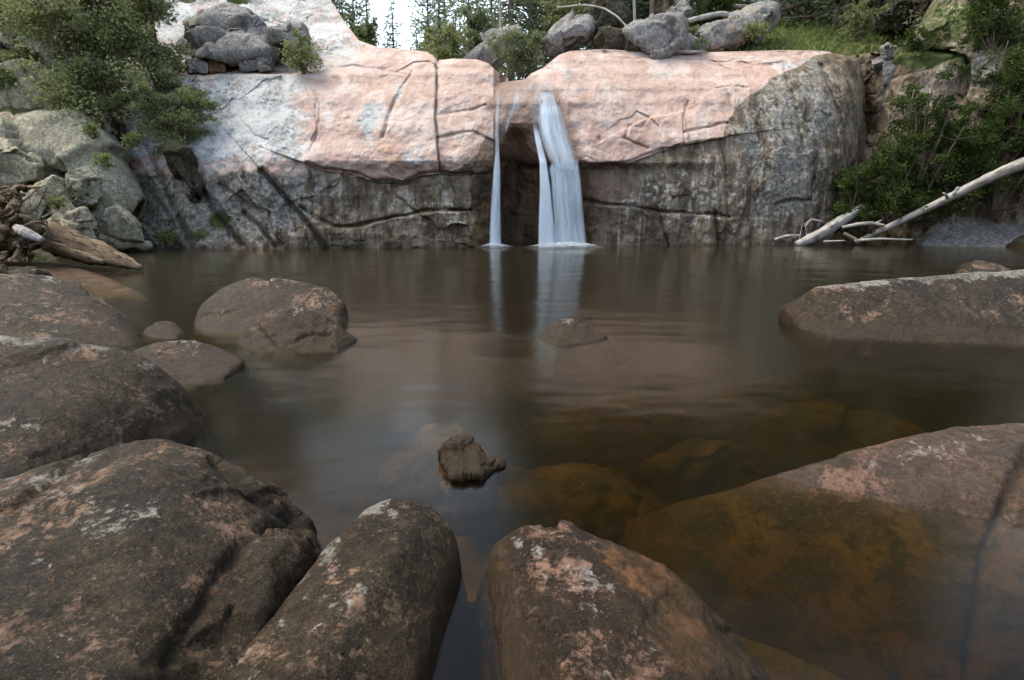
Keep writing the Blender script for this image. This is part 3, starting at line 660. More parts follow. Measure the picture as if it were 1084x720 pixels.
b2 = boulder_pts([(190, 800, 1.0), (300, 730, 1.15), (355, 700, 1.24), (415, 590, 1.58), (440, 722, 1.30), (466, 650, 1.58), (486, 597, 1.86)],
                 [(235, 715, 1.22), (298, 640, 1.48), (350, 577, 1.75), (388, 540, 1.92), (412, 529, 1.98), (435, 528, 1.99), (458, 538, 1.97), (478, 560, 1.93), (484, 578, 1.9)], .16)
rock('boulder', [b2], M['boulder'], .011, 9, .012, 3.0, 13, .25, paint=dict(pink=[(340, 600, 24, 40, .6), (400, 545, 30, 14, .8), (300, 690, 40, 30, .35), (420, 560, 30, 20, .4)], pale=[(395, 538, 36, 12, 1.0), (350, 585, 14, 34, .85), (325, 612, 12, 30, .7), (300, 650, 14, 40, .5), (440, 537, 10, 8, .4)]),  # pale left crest: lichen and the lit edge painted together
     label='smooth elongated boulder at the bottom, between the corner boulder and the mossy one', cat='boulder')
b3 = boulder_pts([(545, 690, 1.44), (540, 735, 1.28), (600, 735, 1.14), (690, 740, 1.15), (520, 612, 1.84), (780, 700, 1.38), (820, 722, 1.40)],
                 [(514, 598, 1.9), (524, 572, 1.92), (556, 551, 1.93), (600, 552, 1.9), (648, 572, 1.84), (695, 597, 1.78), (735, 625, 1.76), (775, 665, 1.6)], .22)
rock('boulder', [b3], M['boulder_wet'], .011, 5, .022, 4.0, 23, .5, cracks=[([(585, 600), (582, 650), (575, 720)], 4, .012)],
     paint=dict(pink=[(640, 640, 36, 60, .65), (690, 700, 30, 30, .65), (590, 556, 30, 10, .6), (625, 590, 20, 20, .5), (625, 690, 30, 20, .3)], pale=[(570, 582, 14, 12, .95), (550, 575, 10, 10, .6), (620, 600, 14, 12, .4), (650, 660, 30, 50, .28), (590, 560, 20, 8, .4)], rust=[(690, 610, 50, 26, 1.0), (735, 660, 40, 60, 1.1), (530, 600, 12, 34, .7), (655, 590, 30, 16, .7), (760, 710, 40, 40, 1.0)]),
     label='brown mossy boulder at the bottom centre with a small white lichen spot near its top', cat='boulder')
b14c = [P(*q) for q in [(750, 522, 2.62), (790, 512, 2.62), (850, 499, 2.64), (900, 482, 2.70), (960, 464, 2.76), (1020, 452, 2.85), (1084, 448, 2.95), (1300, 430, 3.0)]]
b14 = b14c + [Pz(640, 560, -.62), Pz(640, 680, -.9), Pz(735, 560, -.30), Pz(770, 620, -.52), Pz(820, 720, -.74), Pz(950, 780, -.75), Pz(1150, 800, -.62), Pz(1400, 700, -.2), Pz(1320, 540, .14)]
b14 += [np.array((p[0] * 1.02, p[1] + .10, -.8)) for p in b14c] + [np.array((p[0], p[1], -1.0)) for p in b14[8:]]
rock('boulder', [b14], M['slab'], .016, 5, .018, 2.2, 33, .35, cracks=[([(1090, 470), (1068, 520), (1046, 580), (1032, 640), (1026, 720)], 6, .04)],
     paint=dict(pink=[(900, 520, 90, 40, .5), (1000, 490, 40, 20, .4)], pale=[(990, 482, 50, 14, .6), (975, 515, 30, 16, .4), (1060, 560, 30, 26, .5), (1030, 470, 40, 12, .4), (920, 490, 20, 12, .4)], rust=[(830, 560, 70, 40, .35), (930, 560, 60, 30, .3), (790, 530, 30, 20, .4)]),
     label='pink slab sloping into the brown water in the lower right corner', cat='boulder')
# ---- boulders along the left and in the pool; crest strips mix lichen and painted sky light
b4 = boulder_pts([(-160, 530, 2.05), (0, 515, 2.1), (90, 492, 2.45), (165, 472, 2.85), (200, 455, 3.1)], [(-200, 352, 2.9), (0, 357, 3.0), (75, 361, 3.1), (130, 369, 3.2), (165, 383, 3.25), (190, 404, 3.27), (203, 432, 3.25)], .6)
rock('boulder', [b4], M['boulder'], .02, 8, .03, 2.4, 43, .35, paint=dict(pink=[(150, 400, 26, 18, .65), (165, 430, 20, 20, .5), (55, 382, 16, 8, .7), (95, 380, 16, 8, .6), (120, 452, 30, 20, .4)], pale=[(20, 360, 60, 8, 1.3), (100, 368, 40, 7, 1.2), (165, 385, 20, 10, .8), (190, 425, 10, 16, .3), (5, 450, 10, 8, .5)]),
     label='rounded dark boulder at the left edge, pale along its top, behind the corner boulder', cat='boulder')
b5 = boulder_pts([(-200, 362, 4.7), (0, 362, 4.8), (80, 367, 5.0), (146, 366, 5.4)], [(-220, 288, 6.0), (0, 292, 6.0), (45, 294, 6.2), (80, 299, 6.3), (108, 311, 6.3), (132, 328, 6.2), (148, 350, 5.9)], .9)
rock('boulder', [b5], M['boulder'], .035, 7, .04, 1.8, 53, .3, paint=dict(pink=[(70, 300, 40, 10, .45), (110, 320, 30, 16, .3)], pale=[(60, 297, 50, 5, .8), (100, 310, 26, 8, .5), (40, 352, 70, 7, .28)]),
     label='low wide brown boulder at the left edge, third back from the camera', cat='boulder')
b6 = boulder_pts([(140, 376, 4.4), (195, 413, 4.1), (235, 400, 4.25), (258, 382, 4.6)], [(140, 372, 4.5), (168, 362, 4.6), (205, 359, 4.75), (235, 367, 4.75), (257, 379, 4.72)], .5)
rock('boulder', [b6], M['boulder'], .022, 4, .02, 3, 63, .3, paint=dict(pink=[(215, 368, 24, 8, .5)], pale=[(190, 362, 40, 4, .6), (230, 370, 16, 5, .4)]), label='small pointed brown boulder wedged between the two left edge boulders and the pool', cat='boulder')
b7 = boulder_pts([(151, 352, 5.8), (160, 358, 5.6), (186, 357, 5.6)], [(152, 348, 6.0), (165, 340, 6.1), (184, 341, 6.1), (195, 351, 5.9)], .4)
rock('boulder', [b7], M['boulder'], .03, 3, .02, 4, 66, .3, label='tiny dark wet rock at the waterline beside the low wide boulder', cat='rock')
b8 = boulder_pts([(203, 351, 6.0), (235, 354, 5.85), (300, 354, 5.9), (358, 351, 6.0)], [(205, 345, 6.2), (213, 325, 6.6), (236, 304, 6.75), (263, 294, 6.8), (285, 298, 6.8), (320, 300, 6.75), (345, 306, 6.7), (363, 319, 6.6), (367, 338, 6.4)], .9)
rock('boulder', [b8], M['boulder'], .03, 4, .03, 2.2, 73, .3, paint=dict(pink=[(345, 312, 18, 12, .9), (330, 322, 14, 10, .6), (265, 297, 30, 5, .5)], pale=[(270, 296, 30, 4, .5), (350, 309, 16, 5, .4)], rust=[(355, 330, 10, 12, .6)]),
     label='wide grey boulder with a pink right shoulder standing in the pool', cat='boulder')
b8b = boulder_pts([(252, 365, 5.4), (265, 372, 5.2), (300, 374, 5.1), (355, 371, 5.2), (379, 360, 5.5)], [(254, 358, 5.5), (266, 343, 5.52), (290, 328, 5.54), (320, 324, 5.55), (345, 336, 5.52), (368, 352, 5.5)], .3)
rock('boulder', [b8b], M['boulder_wet'], .024, 3, .028, 3, 83, .5, cracks=[([(268, 342), (280, 356), (292, 370)], 2.5, .03), ([(300, 368), (330, 352), (350, 352)], 2.5, .03)], paint=dict(pink=[(320, 350, 40, 10, .6), (275, 350, 16, 12, .5)], pale=[(315, 328, 24, 5, .6), (290, 333, 14, 6, .5)]),
     label='smaller pyramid shaped rock in front of the wide grey boulder in the pool', cat='boulder')
b9 = boulder_pts([(570, 357, 5.6), (590, 366, 5.3), (625, 364, 5.4), (643, 357, 5.6)], [(572, 354, 5.75), (587, 342, 5.8), (603, 336, 5.85), (622, 346, 5.8), (641, 355, 5.7)], .3, -.28)
rock('boulder', [b9], M['boulder'], .018, 2, .016, 5, 93, .6, paint=dict(pink=[(603, 345, 10, 8, .7)], pale=[(600, 338, 18, 4, .6)]), label='small dark rock alone in the middle of the pool below the falls', cat='rock')
b10 = boulder_pts([(469, 490, 2.75), (480, 505, 2.6), (505, 503, 2.63), (529, 494, 2.76)], [(471, 480, 2.85), (480, 463, 2.92), (496, 465, 2.92), (511, 480, 2.86), (527, 492, 2.8)], .12, -.5, .55)
M['boulder_tip'] = mat_rock('wet_tip_stone', (.015, .010, .005), (.058, .036, .018), (.24, .145, .10), (.30, .275, .245), 1.0, .4, algae=.75)
rock('boulder', [b10], M['boulder_tip'], .008, 1, .034, 6, 103, .9, paint=dict(pale=[(485, 490, 14, 12, .5), (500, 495, 12, 6, .5)], rust=[(500, 475, 14, 8, .6)]), label='small jagged wet rock tip breaking the water in front of the elongated boulder', cat='rock')
b11 = [P(*q) for q in [(829, 325, 6.5), (862, 303, 6.15), (900, 299, 6.2), (960, 295, 6.2), (1020, 290, 6.2), (1084, 285, 6.2), (1250, 272, 6.2), (845, 347, 6.0), (880, 359, 5.62), (1000, 364, 5.45), (1100, 370, 5.3), (1250, 378, 5.1)]]
b11 += [p * np.array((1.12, 1.12, 1)) - np.array((0, 0, .17)) for p in b11[1:7]] + [np.array((p[0], p[1], -.6)) for p in b11[7:]] + [np.array((p[0] + .3, p[1] + 1.2, -.6)) for p in b11[:7]]
rock('boulder', [b11], M['boulder'], .026, 1, .016, 2.2, 113, .4, paint=dict(pink=[(890, 325, 20, 18, .6), (940, 330, 60, 14, .45), (1040, 325, 50, 16, .4)], pale=[(900, 300, 60, 6, 1.4), (990, 293, 60, 6, 1.4), (1060, 288, 50, 6, 1.4), (880, 330, 8, 16, .5), (930, 325, 50, 12, .28)]),
     label='long flat topped slab rising from the pool at the right edge', cat='boulder')
b12 = boulder_pts([(1013, 292, 9.3), (1072, 292, 9.3)], [(1014, 285, 9.6), (1024, 277, 9.8), (1040, 275, 9.8), (1058, 278, 9.7), (1073, 286, 9.6)], .6)
rock('boulder', [b12], M['boulder'], .05, 3, .03, 2, 123, .2, paint=dict(pink=[(1045, 282, 30, 6, .6)]), label='small rounded tan rock showing above the long flat topped slab', cat='rock')
b13 = boulder_pts([(972, 260, 17.6), (1030, 262, 17.0), (1120, 264, 16.6)], [(976, 252, 18.0), (988, 238, 18.2), (1008, 223, 18.3), (1045, 217, 18.4), (1090, 214, 18.4), (1180, 216, 18)], 2)
rock('boulder', [b13], M['greyrock'], .09, 4, .12, .8, 133, .4, paint=dict(pale=[(1040, 222, 50, 8, .5), (1010, 240, 30, 10, .3)]), label='big grey brown boulder at the water under the right hand bushes', cat='boulder')
rock('boulder', [boulder_pts([(1070, 268, 16.2), (1100, 275, 15.5)], [(1066, 262, 16.8), (1078, 250, 16.9), (1092, 246, 17), (1140, 240, 17)], 1)], M['bankdark'], .08, 3, .06, 1, 137, .4, label='dark wedge of rock at the right edge in front of the grey brown boulder', cat='rock')

# ---- drowned rocks lying on the bed
def drowned(u, v, rx, ry, top, seed, label):
    c = Pz(u, v, top); rng = np.random.RandomState(seed); pts = []
    for k in range(60):
        a = rng.rand() * 6.283; r = rng.rand() ** .6; jr = .85 + .3 * rng.rand(); pts.append((c[0] + rx * r * jr * math.cos(a), c[1] + ry * r * jr * math.sin(a), top - .5 * r ** 2.0 * (.8 + .4 * rng.rand()) - .04 * rng.rand()))
    for k in range(16):
        a = rng.rand() * 6.283; pts.append((c[0] + rx * 1.35 * math.cos(a), c[1] + ry * 1.5 * math.sin(a), -1.2))
    rock('drowned_rock', [pts], M['drowned' if seed != 201 else 'slab'], max(rx, ry) / 40, 3, .07, 2.2, seed, .7, label=label, cat='rock')
drowned(478, 462, .62, .36, -.16, 201, 'pinkish drowned rock around the small jagged rock tip')
drowned(492, 650, .30, .42, -.26, 207, 'flat drowned stone in the narrow channel between the two bottom boulders')
drowned(606, 356, 1.0, .7, -.20, 208, 'wide drowned rock around the foot of the lone small rock in mid pool')
drowned(610, 500, .75, .40, -0.27, 202, 'dark drowned rock under the water behind the mossy boulder')
drowned(745, 462, .55, .30, -0.28, 203, 'greenish drowned rock right of the pool centre, left of the sloping slab')
drowned(900, 425, 1.0, .55, -0.27, 204, 'large drowned rock between the flat topped slab and the sloping slab')
drowned(820, 398, .8, .35, -0.34, 205, 'narrow drowned rock off the left tip of the flat topped slab')
drowned(660, 420, 1.0, .5, -0.34, 206, 'wide brown drowned rock in the middle of the pool below the lone dark rock')

# ---- broken bank on the left
def block(outline, label, mat='bank', dY=0.0, thick=None, seed=0, smooth=1, amp=None, paint=None, Yc=None, name='bank_rock', group=None, cat='rock', tilt=0.0):
    a = np.array(outline, float); c = a.mean(0)
    Y = (Yc if Yc is not None else float(YHf(np.array([c[0]]), np.array([c[1]]))[0]) - .35) + dY
    wpx = a.max(0) - a.min(0); size = wpx.max() / FPX * Y; t = thick or max(.5 * wpx.min() / FPX * Y, .3)
    vmid = c[1]; rng = np.random.RandomState(seed + 5)
    pts = []
    for (u, v) in a:
        lean = tilt * (vmid - v) / FPX * Y
        pts.append(P(u, v, Y + lean)); 
        q = c + (np.array((u, v)) - c) * .90; pts.append(P(q[0], q[1], Y + lean - t * (.10 + .45 * rng.rand())))
        q = c + (np.array((u, v)) - c) * .95; pts.append(P(q[0], q[1], Y + lean + t * 1.1))
    return rock(name, [pts], M[mat], size / 52, smooth, amp if amp else size * .022, 1.6 / max(size, .5) * 1.6, seed, .6, fr=size * .11, frs=1.7 / size, paint=paint, grow=0.01 * size, label=label, cat=cat, group=group)
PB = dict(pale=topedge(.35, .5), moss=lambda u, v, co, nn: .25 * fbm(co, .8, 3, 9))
blk = [
 ([(4, 128), (38, 123), (76, 129), (98, 152), (118, 180), (132, 216), (118, 214), (104, 205), (84, 178), (60, 184), (40, 162), (12, 148)], 'big long mossy slab across the middle of the left bank, its top pale', .2),
 ([(-30, 150), (18, 151), (44, 168), (44, 190), (12, 202), (-30, 204)], 'grey green block at the left edge just under the big long slab', -.1),
 ([(62, 190), (74, 179), (92, 176), (108, 192), (114, 210), (98, 218), (82, 222), (66, 208)], 'squarish lichen spotted block under the lower end of the big long slab', -.3),
 ([(84, 226), (100, 216), (117, 213), (136, 224), (150, 238), (156, 258), (130, 263), (104, 262), (92, 248)], 'low pale topped block at the water, left of the narrow upright blocks', -.3),
 ([(40, 198), (58, 188), (66, 200), (80, 222), (60, 232), (44, 224)], 'rounded mossy block behind the driftwood log and right of the root tangle', -.4),
 ([(52, 236), (70, 224), (88, 222), (102, 244), (98, 260), (70, 258)], 'whitish wedge just above the driftwood log', -.5),
 ([(-20, 78), (14, 76), (34, 78), (60, 100), (58, 116), (30, 117), (-20, 119)], 'broad tan block at the left edge above the big long slab', .1),
 ([(84, 122), (98, 119), (109, 123), (124, 150), (118, 160), (104, 156)], 'leaning grey block at the upper right end of the big long slab', .1),
 ([(118, 154), (134, 152), (152, 162), (170, 182), (178, 198), (168, 207), (150, 196), (130, 174)], 'long tilted block stepping down beside the dark gully', .0),
 ([(110, 119), (122, 119), (130, 132), (133, 148), (124, 148)], 'narrow grey sliver of rock beside the leaning grey block', .1),
 ([(124, 120), (134, 118), (146, 138), (144, 148), (134, 146)], 'small dark upright rock under the leafy tree at the gully head', .15),
 ([(128, 196), (144, 193), (162, 198), (166, 208), (152, 212), (136, 212)], 'thin flat pale rock resting on the square buff block', -.1),
 ([(136, 214), (156, 211), (174, 211), (176, 226), (172, 236), (156, 240), (142, 232)], 'square buff block low on the left bank', -.15),
 ([(158, 238), (174, 234), (175, 252), (168, 256), (159, 254)], 'small upright pinkish block at the waterline under the square buff block', -.2),
 ([(177, 218), (188, 216), (196, 226), (208, 250), (202, 257), (190, 254)], 'slanting pinkish splinter of rock at the foot of the dark gully', -.2),
 ([(168, 203), (178, 200), (190, 212), (182, 222), (172, 216)], 'pale knob of rock in the dark gully', -.1),
 ([(10, 38), (34, 36), (54, 46), (72, 66), (84, 88), (66, 102), (44, 88), (22, 66)], 'steep grey slab in the upper left, under the shrubs', .2),
 ([(60, 100), (78, 92), (92, 104), (96, 122), (78, 126), (60, 116)], 'crumbly tan rock above the big long slab, under the leafy tree', .1),
 ([(0, 122), (18, 118), (40, 120), (44, 126), (10, 130), (-14, 130)], 'thin flat rock wedged on top of the big long slab', .15),
 ([(112, 258), (134, 256), (158, 258), (160, 265), (134, 269), (114, 268)], 'low flat shore rock at the waterline of the left bank', -.5),
 ([(140, 232), (156, 240), (158, 256), (148, 256), (138, 246)], 'grey rock chock between the pale topped block and the upright block', -.1),
 ([(20, 204), (40, 198), (48, 214), (44, 234), (26, 236), (10, 220)], 'grey block at the left bank half hidden by the root tangle', .1),
 ([(-30, 40), (0, 46), (12, 64), (8, 78), (-30, 78)], 'brown rock at the left edge among the upper shrubs', .1),
 ([(150, 155), (164, 160), (182, 186), (186, 206), (176, 196), (160, 174)], 'dark slab lining the gully left of the grey cliff', .5),
]
for i, (ol, lb, dy) in enumerate(blk):
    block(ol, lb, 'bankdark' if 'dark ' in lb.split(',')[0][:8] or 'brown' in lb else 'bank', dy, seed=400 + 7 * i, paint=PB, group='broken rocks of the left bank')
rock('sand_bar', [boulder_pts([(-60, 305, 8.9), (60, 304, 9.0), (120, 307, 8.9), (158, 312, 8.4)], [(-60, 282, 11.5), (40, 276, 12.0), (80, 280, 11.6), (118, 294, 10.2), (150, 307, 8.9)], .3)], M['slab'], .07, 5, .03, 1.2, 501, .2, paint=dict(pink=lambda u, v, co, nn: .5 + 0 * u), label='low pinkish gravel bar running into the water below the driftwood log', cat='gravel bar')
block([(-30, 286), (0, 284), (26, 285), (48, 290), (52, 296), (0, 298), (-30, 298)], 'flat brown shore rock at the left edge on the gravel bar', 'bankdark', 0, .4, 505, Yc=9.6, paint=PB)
block([(180, 150), (196, 160), (212, 196), (206, 210), (192, 190), (178, 168)], 'narrow brown rib of rock left of the grey cliff, above the waterline splinter', 'bankdark', 0, .5, 506, Yc=16.2)

# ---- stacked slabs on the left cliff, boulders on the rim
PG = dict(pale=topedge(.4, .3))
stack = [([(198, 28), (216, 16), (238, 10), (262, 13), (276, 24), (285, 38), (250, 40), (204, 46)], 'uppermost big grey slab of the stack on the left cliff'),
         ([(198, 48), (222, 44), (250, 41), (280, 45), (287, 56), (250, 59), (204, 62)], 'long grey slab in the middle of the stack on the left cliff'),
         ([(284, 30), (302, 26), (320, 27), (327, 40), (325, 54), (306, 53), (290, 50)], 'dark fractured block at the right end of the stack on the left cliff'),
         ([(198, 64), (212, 63), (222, 66), (220, 78), (200, 78)], 'small grey stone at the lower left of the stack on the left cliff'),
         ([(221, 63), (236, 62), (239, 77), (222, 77)], 'rusty orange stone in the gap at the bottom of the stack on the left cliff'),
         ([(256, 61), (272, 59), (287, 60), (288, 74), (258, 75)], 'squat grey stone holding up the right part of the stack on the left cliff')]
for i, (ol, lb) in enumerate(stack):
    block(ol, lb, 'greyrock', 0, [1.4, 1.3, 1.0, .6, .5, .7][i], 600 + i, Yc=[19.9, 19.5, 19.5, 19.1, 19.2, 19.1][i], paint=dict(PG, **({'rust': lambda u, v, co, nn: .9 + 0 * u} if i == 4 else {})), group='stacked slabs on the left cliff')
rimr = [([(575, 45), (586, 36), (598, 27), (612, 22), (623, 21), (626, 30), (620, 40), (600, 55), (580, 56)], 'tilted grey boulder right of the round rim bush', 21.2, 1.0),
        ([(620, 20), (627, 4), (634, -5), (646, -5), (658, 8), (665, 20), (657, 30), (640, 28), (628, 28)], 'dark triangular boulder perched behind the rim boulders, leaning dead branch on it', 22.2, 1.0),
        ([(627, 40), (634, 30), (645, 28), (660, 32), (675, 42), (677, 52), (650, 54), (628, 51)], 'low pale boulder in front of the dark triangular one on the rim', 20.7, .7),
        ([(661, 33), (680, 24), (698, 18), (712, 19), (724, 25), (718, 43), (708, 58), (693, 61), (677, 52)], 'large smooth grey boulder with an undercut base on the rim', 20.6, .9),
        ([(716, 41), (728, 38), (740, 41), (750, 50), (738, 56), (714, 58)], 'flat pale rock just right of the large smooth rim boulder', 20.8, .6),
        ([(740, 34), (760, 24), (782, 17), (806, 11), (818, 14), (800, 34), (776, 46), (752, 52), (744, 46)], 'long pinkish outcrop sloping up from the rim toward the grass', 21.9, 1.0),
        ([(703, 16), (714, 6), (726, -4), (730, 14), (722, 20)], 'pointed grey rock in front of the trees above the large rim boulder', 24.5, .6),
        ([(788, 10), (800, -4), (824, -8), (842, 0), (836, 8), (812, 12)], 'pale rubble rock beside the fallen poles on the grass slope', 27.5, .8),
        ([(490, 66), (518, 46), (548, 27), (555, 28), (552, 40), (530, 60), (520, 72)], 'pale slab leaning up behind the notch, left of the round rim bush', 22.4, .5),
        ([(929, 15), (942, 5), (956, 0), (967, 1), (969, 22), (954, 27), (938, 30)], 'rounded brown boulder on the grass at the upper right', 23.2, .9),
        ([(968, 0), (984, -6), (1000, -4), (1003, 8), (994, 24), (984, 36), (970, 30)], 'grey block touching the rounded brown boulder at the upper right', 22.4, .9),
        ([(985, 36), (996, 20), (1003, 10), (1028, 4), (1040, 20), (1035, 32), (1004, 38)], 'wide tan block on the top of the dark right wall', 20.8, .9),
        ([(932, 50), (940, 46), (950, 49), (953, 64), (946, 90), (936, 92)], 'pale rock pillar at the head of the dark crevice on the right', 20.2, .5)]
for i, (ol, lb, Y, t) in enumerate(rimr):
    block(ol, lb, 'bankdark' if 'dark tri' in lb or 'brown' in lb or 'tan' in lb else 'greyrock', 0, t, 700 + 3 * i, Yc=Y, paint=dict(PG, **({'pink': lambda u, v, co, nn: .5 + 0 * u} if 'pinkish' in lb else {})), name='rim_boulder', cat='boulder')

# ------------------------------------------------------------------ wood
def tube(path, rad, nseg=10, jit=.12, seed=0, sub=8):
    path = np.array(path, float); n = len(path); rng = np.random.RandomState(seed)
    t = np.linspace(0, n - 1, (n - 1) * sub + 1)
    pts = np.stack([np.interp(t, np.arange(n), path[:, k]) for k in range(3)], -1)
    for _ in range(sub // 2): pts[1:-1] = .5 * pts[1:-1] + .25 * (pts[:-2] + pts[2:])
    r = np.interp(t, np.arange(n), rad)
    d = np.gradient(pts, axis=0); d /= np.linalg.norm(d, axis=1)[:, None] + 1e-9
    up = np.array([.31, .2, .93]); a = np.cross(d, up); a /= np.linalg.norm(a, axis=1)[:, None] + 1e-9; b = np.cross(d, a)
    ang = np.arange(nseg) / nseg * 6.2832; prof = 1 + jit * rng.randn(nseg)
    ring = (a[:, None] * np.cos(ang)[None, :, None] + b[:, None] * np.sin(ang)[None, :, None]) * (r[:, None] * prof[None] * (1 + jit * .4 * rng.randn(len(pts), 1)))[..., None] + pts[:, None]
    m = len(pts); V = list(ring.reshape(-1, 3)) + [pts[0], pts[-1]]
    al = np.concatenate([[0], np.cumsum(np.linalg.norm(np.diff(pts, axis=0), axis=1))])
    A = np.concatenate([np.stack([np.tile(np.sin(ang), m) * np.repeat(r, nseg) + seed, np.repeat(al, nseg), np.tile(np.cos(ang), m) * np.repeat(r, nseg)], -1), np.zeros((2, 3))])
    i = (np.arange(m - 1)[:, None] * nseg + np.arange(nseg)[None]); j = (np.arange(m - 1)[:, None] * nseg + (np.arange(nseg)[None] + 1) % nseg)
    F = list(np.stack([i, j, j + nseg, i + nseg], -1).reshape(-1, 4))
    c0, c1 = m * nseg, m * nseg + 1
    for k in range(nseg): F.append((c0, (k + 1) % nseg, k, c0)); F.append((c1, (m - 1) * nseg + k, (m - 1) * nseg + (k + 1) % nseg, c1))
    return np.array(V), np.array(F), A
def merge(parts):
    V = []; F = []; A = []; o = 0
    for v, f, a in parts: V.append(v); F.append(f + o); A.append(a); o += len(v)
    return np.concatenate(V), np.concatenate(F), np.concatenate(A)
def obj_tubes(name, parts, mat, parent=None, **kw):
    V, F, A = merge(parts)
    bad = F[:, 0] == F[:, 3]
    me = bpy.data.meshes.new(name)
    me.from_pydata([tuple(v) for v in V], [], [tuple(f[:3]) if b else tuple(f) for f, b in zip(F.tolist(), bad)])
    me.polygons.foreach_set('use_smooth', np.ones(len(me.polygons), bool)); me.update()
    me.attributes.new('grain', 'FLOAT_VECTOR', 'POINT').data.foreach_set('vector', A.astype(np.float32).ravel())
    me.materials.append(mat); o = bpy.data.objects.new(name, me); C.objects.link(o)
    if parent: o.parent = parent
    return o
def pxpath(l): return [P(*q) for q in l]
# bleached dead trees on the right
tag(obj_tubes('dead_tree', [tube(pxpath([(906, 257, 17.6), (935, 243, 17.2), (975, 224, 16.7), (1010, 207, 16.2), (1050, 187, 15.6), (1086, 172, 15.0), (1140, 150, 14.4)]), [.06, .08, .095, .11, .125, .14, .15], 12, .07, 1),
     tube(pxpath([(1010, 206, 16.1), (1013, 199, 16.1), (1015, 198, 16.1)]), [.05, .035, .02], 6, .1, 2, 3), tube(pxpath([(1003, 209, 16.2), (1001, 206, 16.1), (998, 204, 16.1)]), [.05, .03, .015], 6, .1, 3, 3), tube(pxpath([(1054, 184, 15.5), (1058, 178, 15.5)]), [.06, .03], 6, .1, 4, 3)], M['bleached']), 'long bleached dead trunk leaning out of the right bushes into the pool', 'dead tree')
tag(obj_tubes('dead_tree', [tube(pxpath([(843, 259, 17.4), (868, 247, 17.5), (890, 233, 17.6), (913, 219, 17.7)]), [.11, .14, .14, .10], 12, .16, 5), tube(pxpath([(880, 240, 17.4), (888, 232, 17.4)]), [.05, .02], 6, .1, 6, 3)], M['bleached']), 'shorter thick bleached trunk lying against the cliff foot', 'dead tree')
tag(obj_tubes('driftwood_branch', [tube(pxpath([(892, 241, 17.3), (905, 238, 17.3), (922, 236, 17.2), (936, 239, 17.1)]), [.05, .06, .06, .05], 8, .1, 7), tube(pxpath([(926, 237, 17.2), (934, 233, 17.2)]), [.04, .015], 6, .1, 8, 3)], M['bleached']), 'thin pale branch running between the two bleached trunks', 'branch')
sticks = [([(820, 254, 17.6), (832, 250, 17.6), (846, 249, 17.7)], .05, 'short grey stick at the waterline left of the thick bleached trunk'), ([(852, 240, 17.8), (858, 232, 17.9), (872, 235, 17.9)], .04, 'bent grey stick propped behind the thick bleached trunk'),
          ([(893, 247, 17.2), (902, 252, 17.1), (912, 256, 17.0)], .05, 'dark stick in the water between the bleached trunks'), ([(905, 255, 17.0), (930, 253, 16.9), (966, 254, 16.8)], .05, 'long low stick lying along the waterline under the long bleached trunk'),
          ([(872, 256, 17.0), (895, 255, 16.9)], .04, 'pale twig afloat in front of the thick bleached trunk'), ([(846, 255, 17.6), (849, 238, 17.8)], .02, 'upright reed like twig beside the cliff foot'), ([(855, 254, 17.6), (852, 236, 17.8)], .02, 'second upright twig, nearer the thick bleached trunk')]
for i, (pp, r, lb) in enumerate(sticks):
    tag(obj_tubes('driftwood_stick', [tube(pxpath(pp), [r] * (len(pp) - 1) + [r * .5], 7, .15, 20 + i)], M['driftwood' if 'dark' in lb else 'bleached']), lb, 'stick', 'driftwood under the right bushes')
# driftwood on the left shore
tag(obj_tubes('driftwood_log', [tube(pxpath([(42, 250, 11.9), (70, 259, 11.6), (100, 267, 11.4), (128, 276, 11.2), (150, 284, 11.1)]), [.22, .30, .27, .17, .04], 16, .22, 31), tube(pxpath([(50, 240, 12.0), (75, 250, 11.7), (96, 260, 11.6)]), [.10, .12, .05], 10, .2, 32), tube(pxpath([(60, 262, 11.4), (90, 272, 11.2), (110, 278, 11.1)]), [.14, .13, .05], 10, .2, 33)], M['driftwood']), 'thick split driftwood log tapering into the water on the left shore', 'log')
rng = np.random.RandomState(9); rts = []
for k in range(80):
    u0 = rng.uniform(-20, 36); v0 = rng.uniform(202, 272); a = rng.uniform(0, 6.28); L = rng.uniform(16, 46)
    pp = [(u0, v0, 11.3 + rng.uniform(-.5, .5))]
    for q in range(3):
        a += rng.uniform(-.8, .8); pp.append((np.clip(pp[-1][0] + L / 3 * math.cos(a), -40, 50), np.clip(pp[-1][1] + L / 3 * math.sin(a), 198, 276), 11.3 + rng.uniform(-.6, .6)))
    r = rng.choice([.014, .022, .035, .06]) * rng.uniform(.8, 1.3); rts.append(tube(pxpath(pp), [r, r * .9, r * .7, r * .3], 7, .15, 40 + k, 5))
rts.append(tube(pxpath([(-30, 236, 11.6), (10, 240, 11.5), (40, 254, 11.5)]), [.5, .45, .25], 14, .2, 99))
tag(obj_tubes('root_tangle', rts, M['driftwood']), 'uprooted tangle of weathered roots at the left edge', 'roots')
tag(obj_tubes('driftwood_slab', [tube(pxpath([(18, 240, 10.7), (30, 246, 10.6), (46, 254, 10.6)]), [.07, .10, .05], 10, .25, 98)], M['bleached']), 'bleached wood chunk lying against the root tangle', 'driftwood')
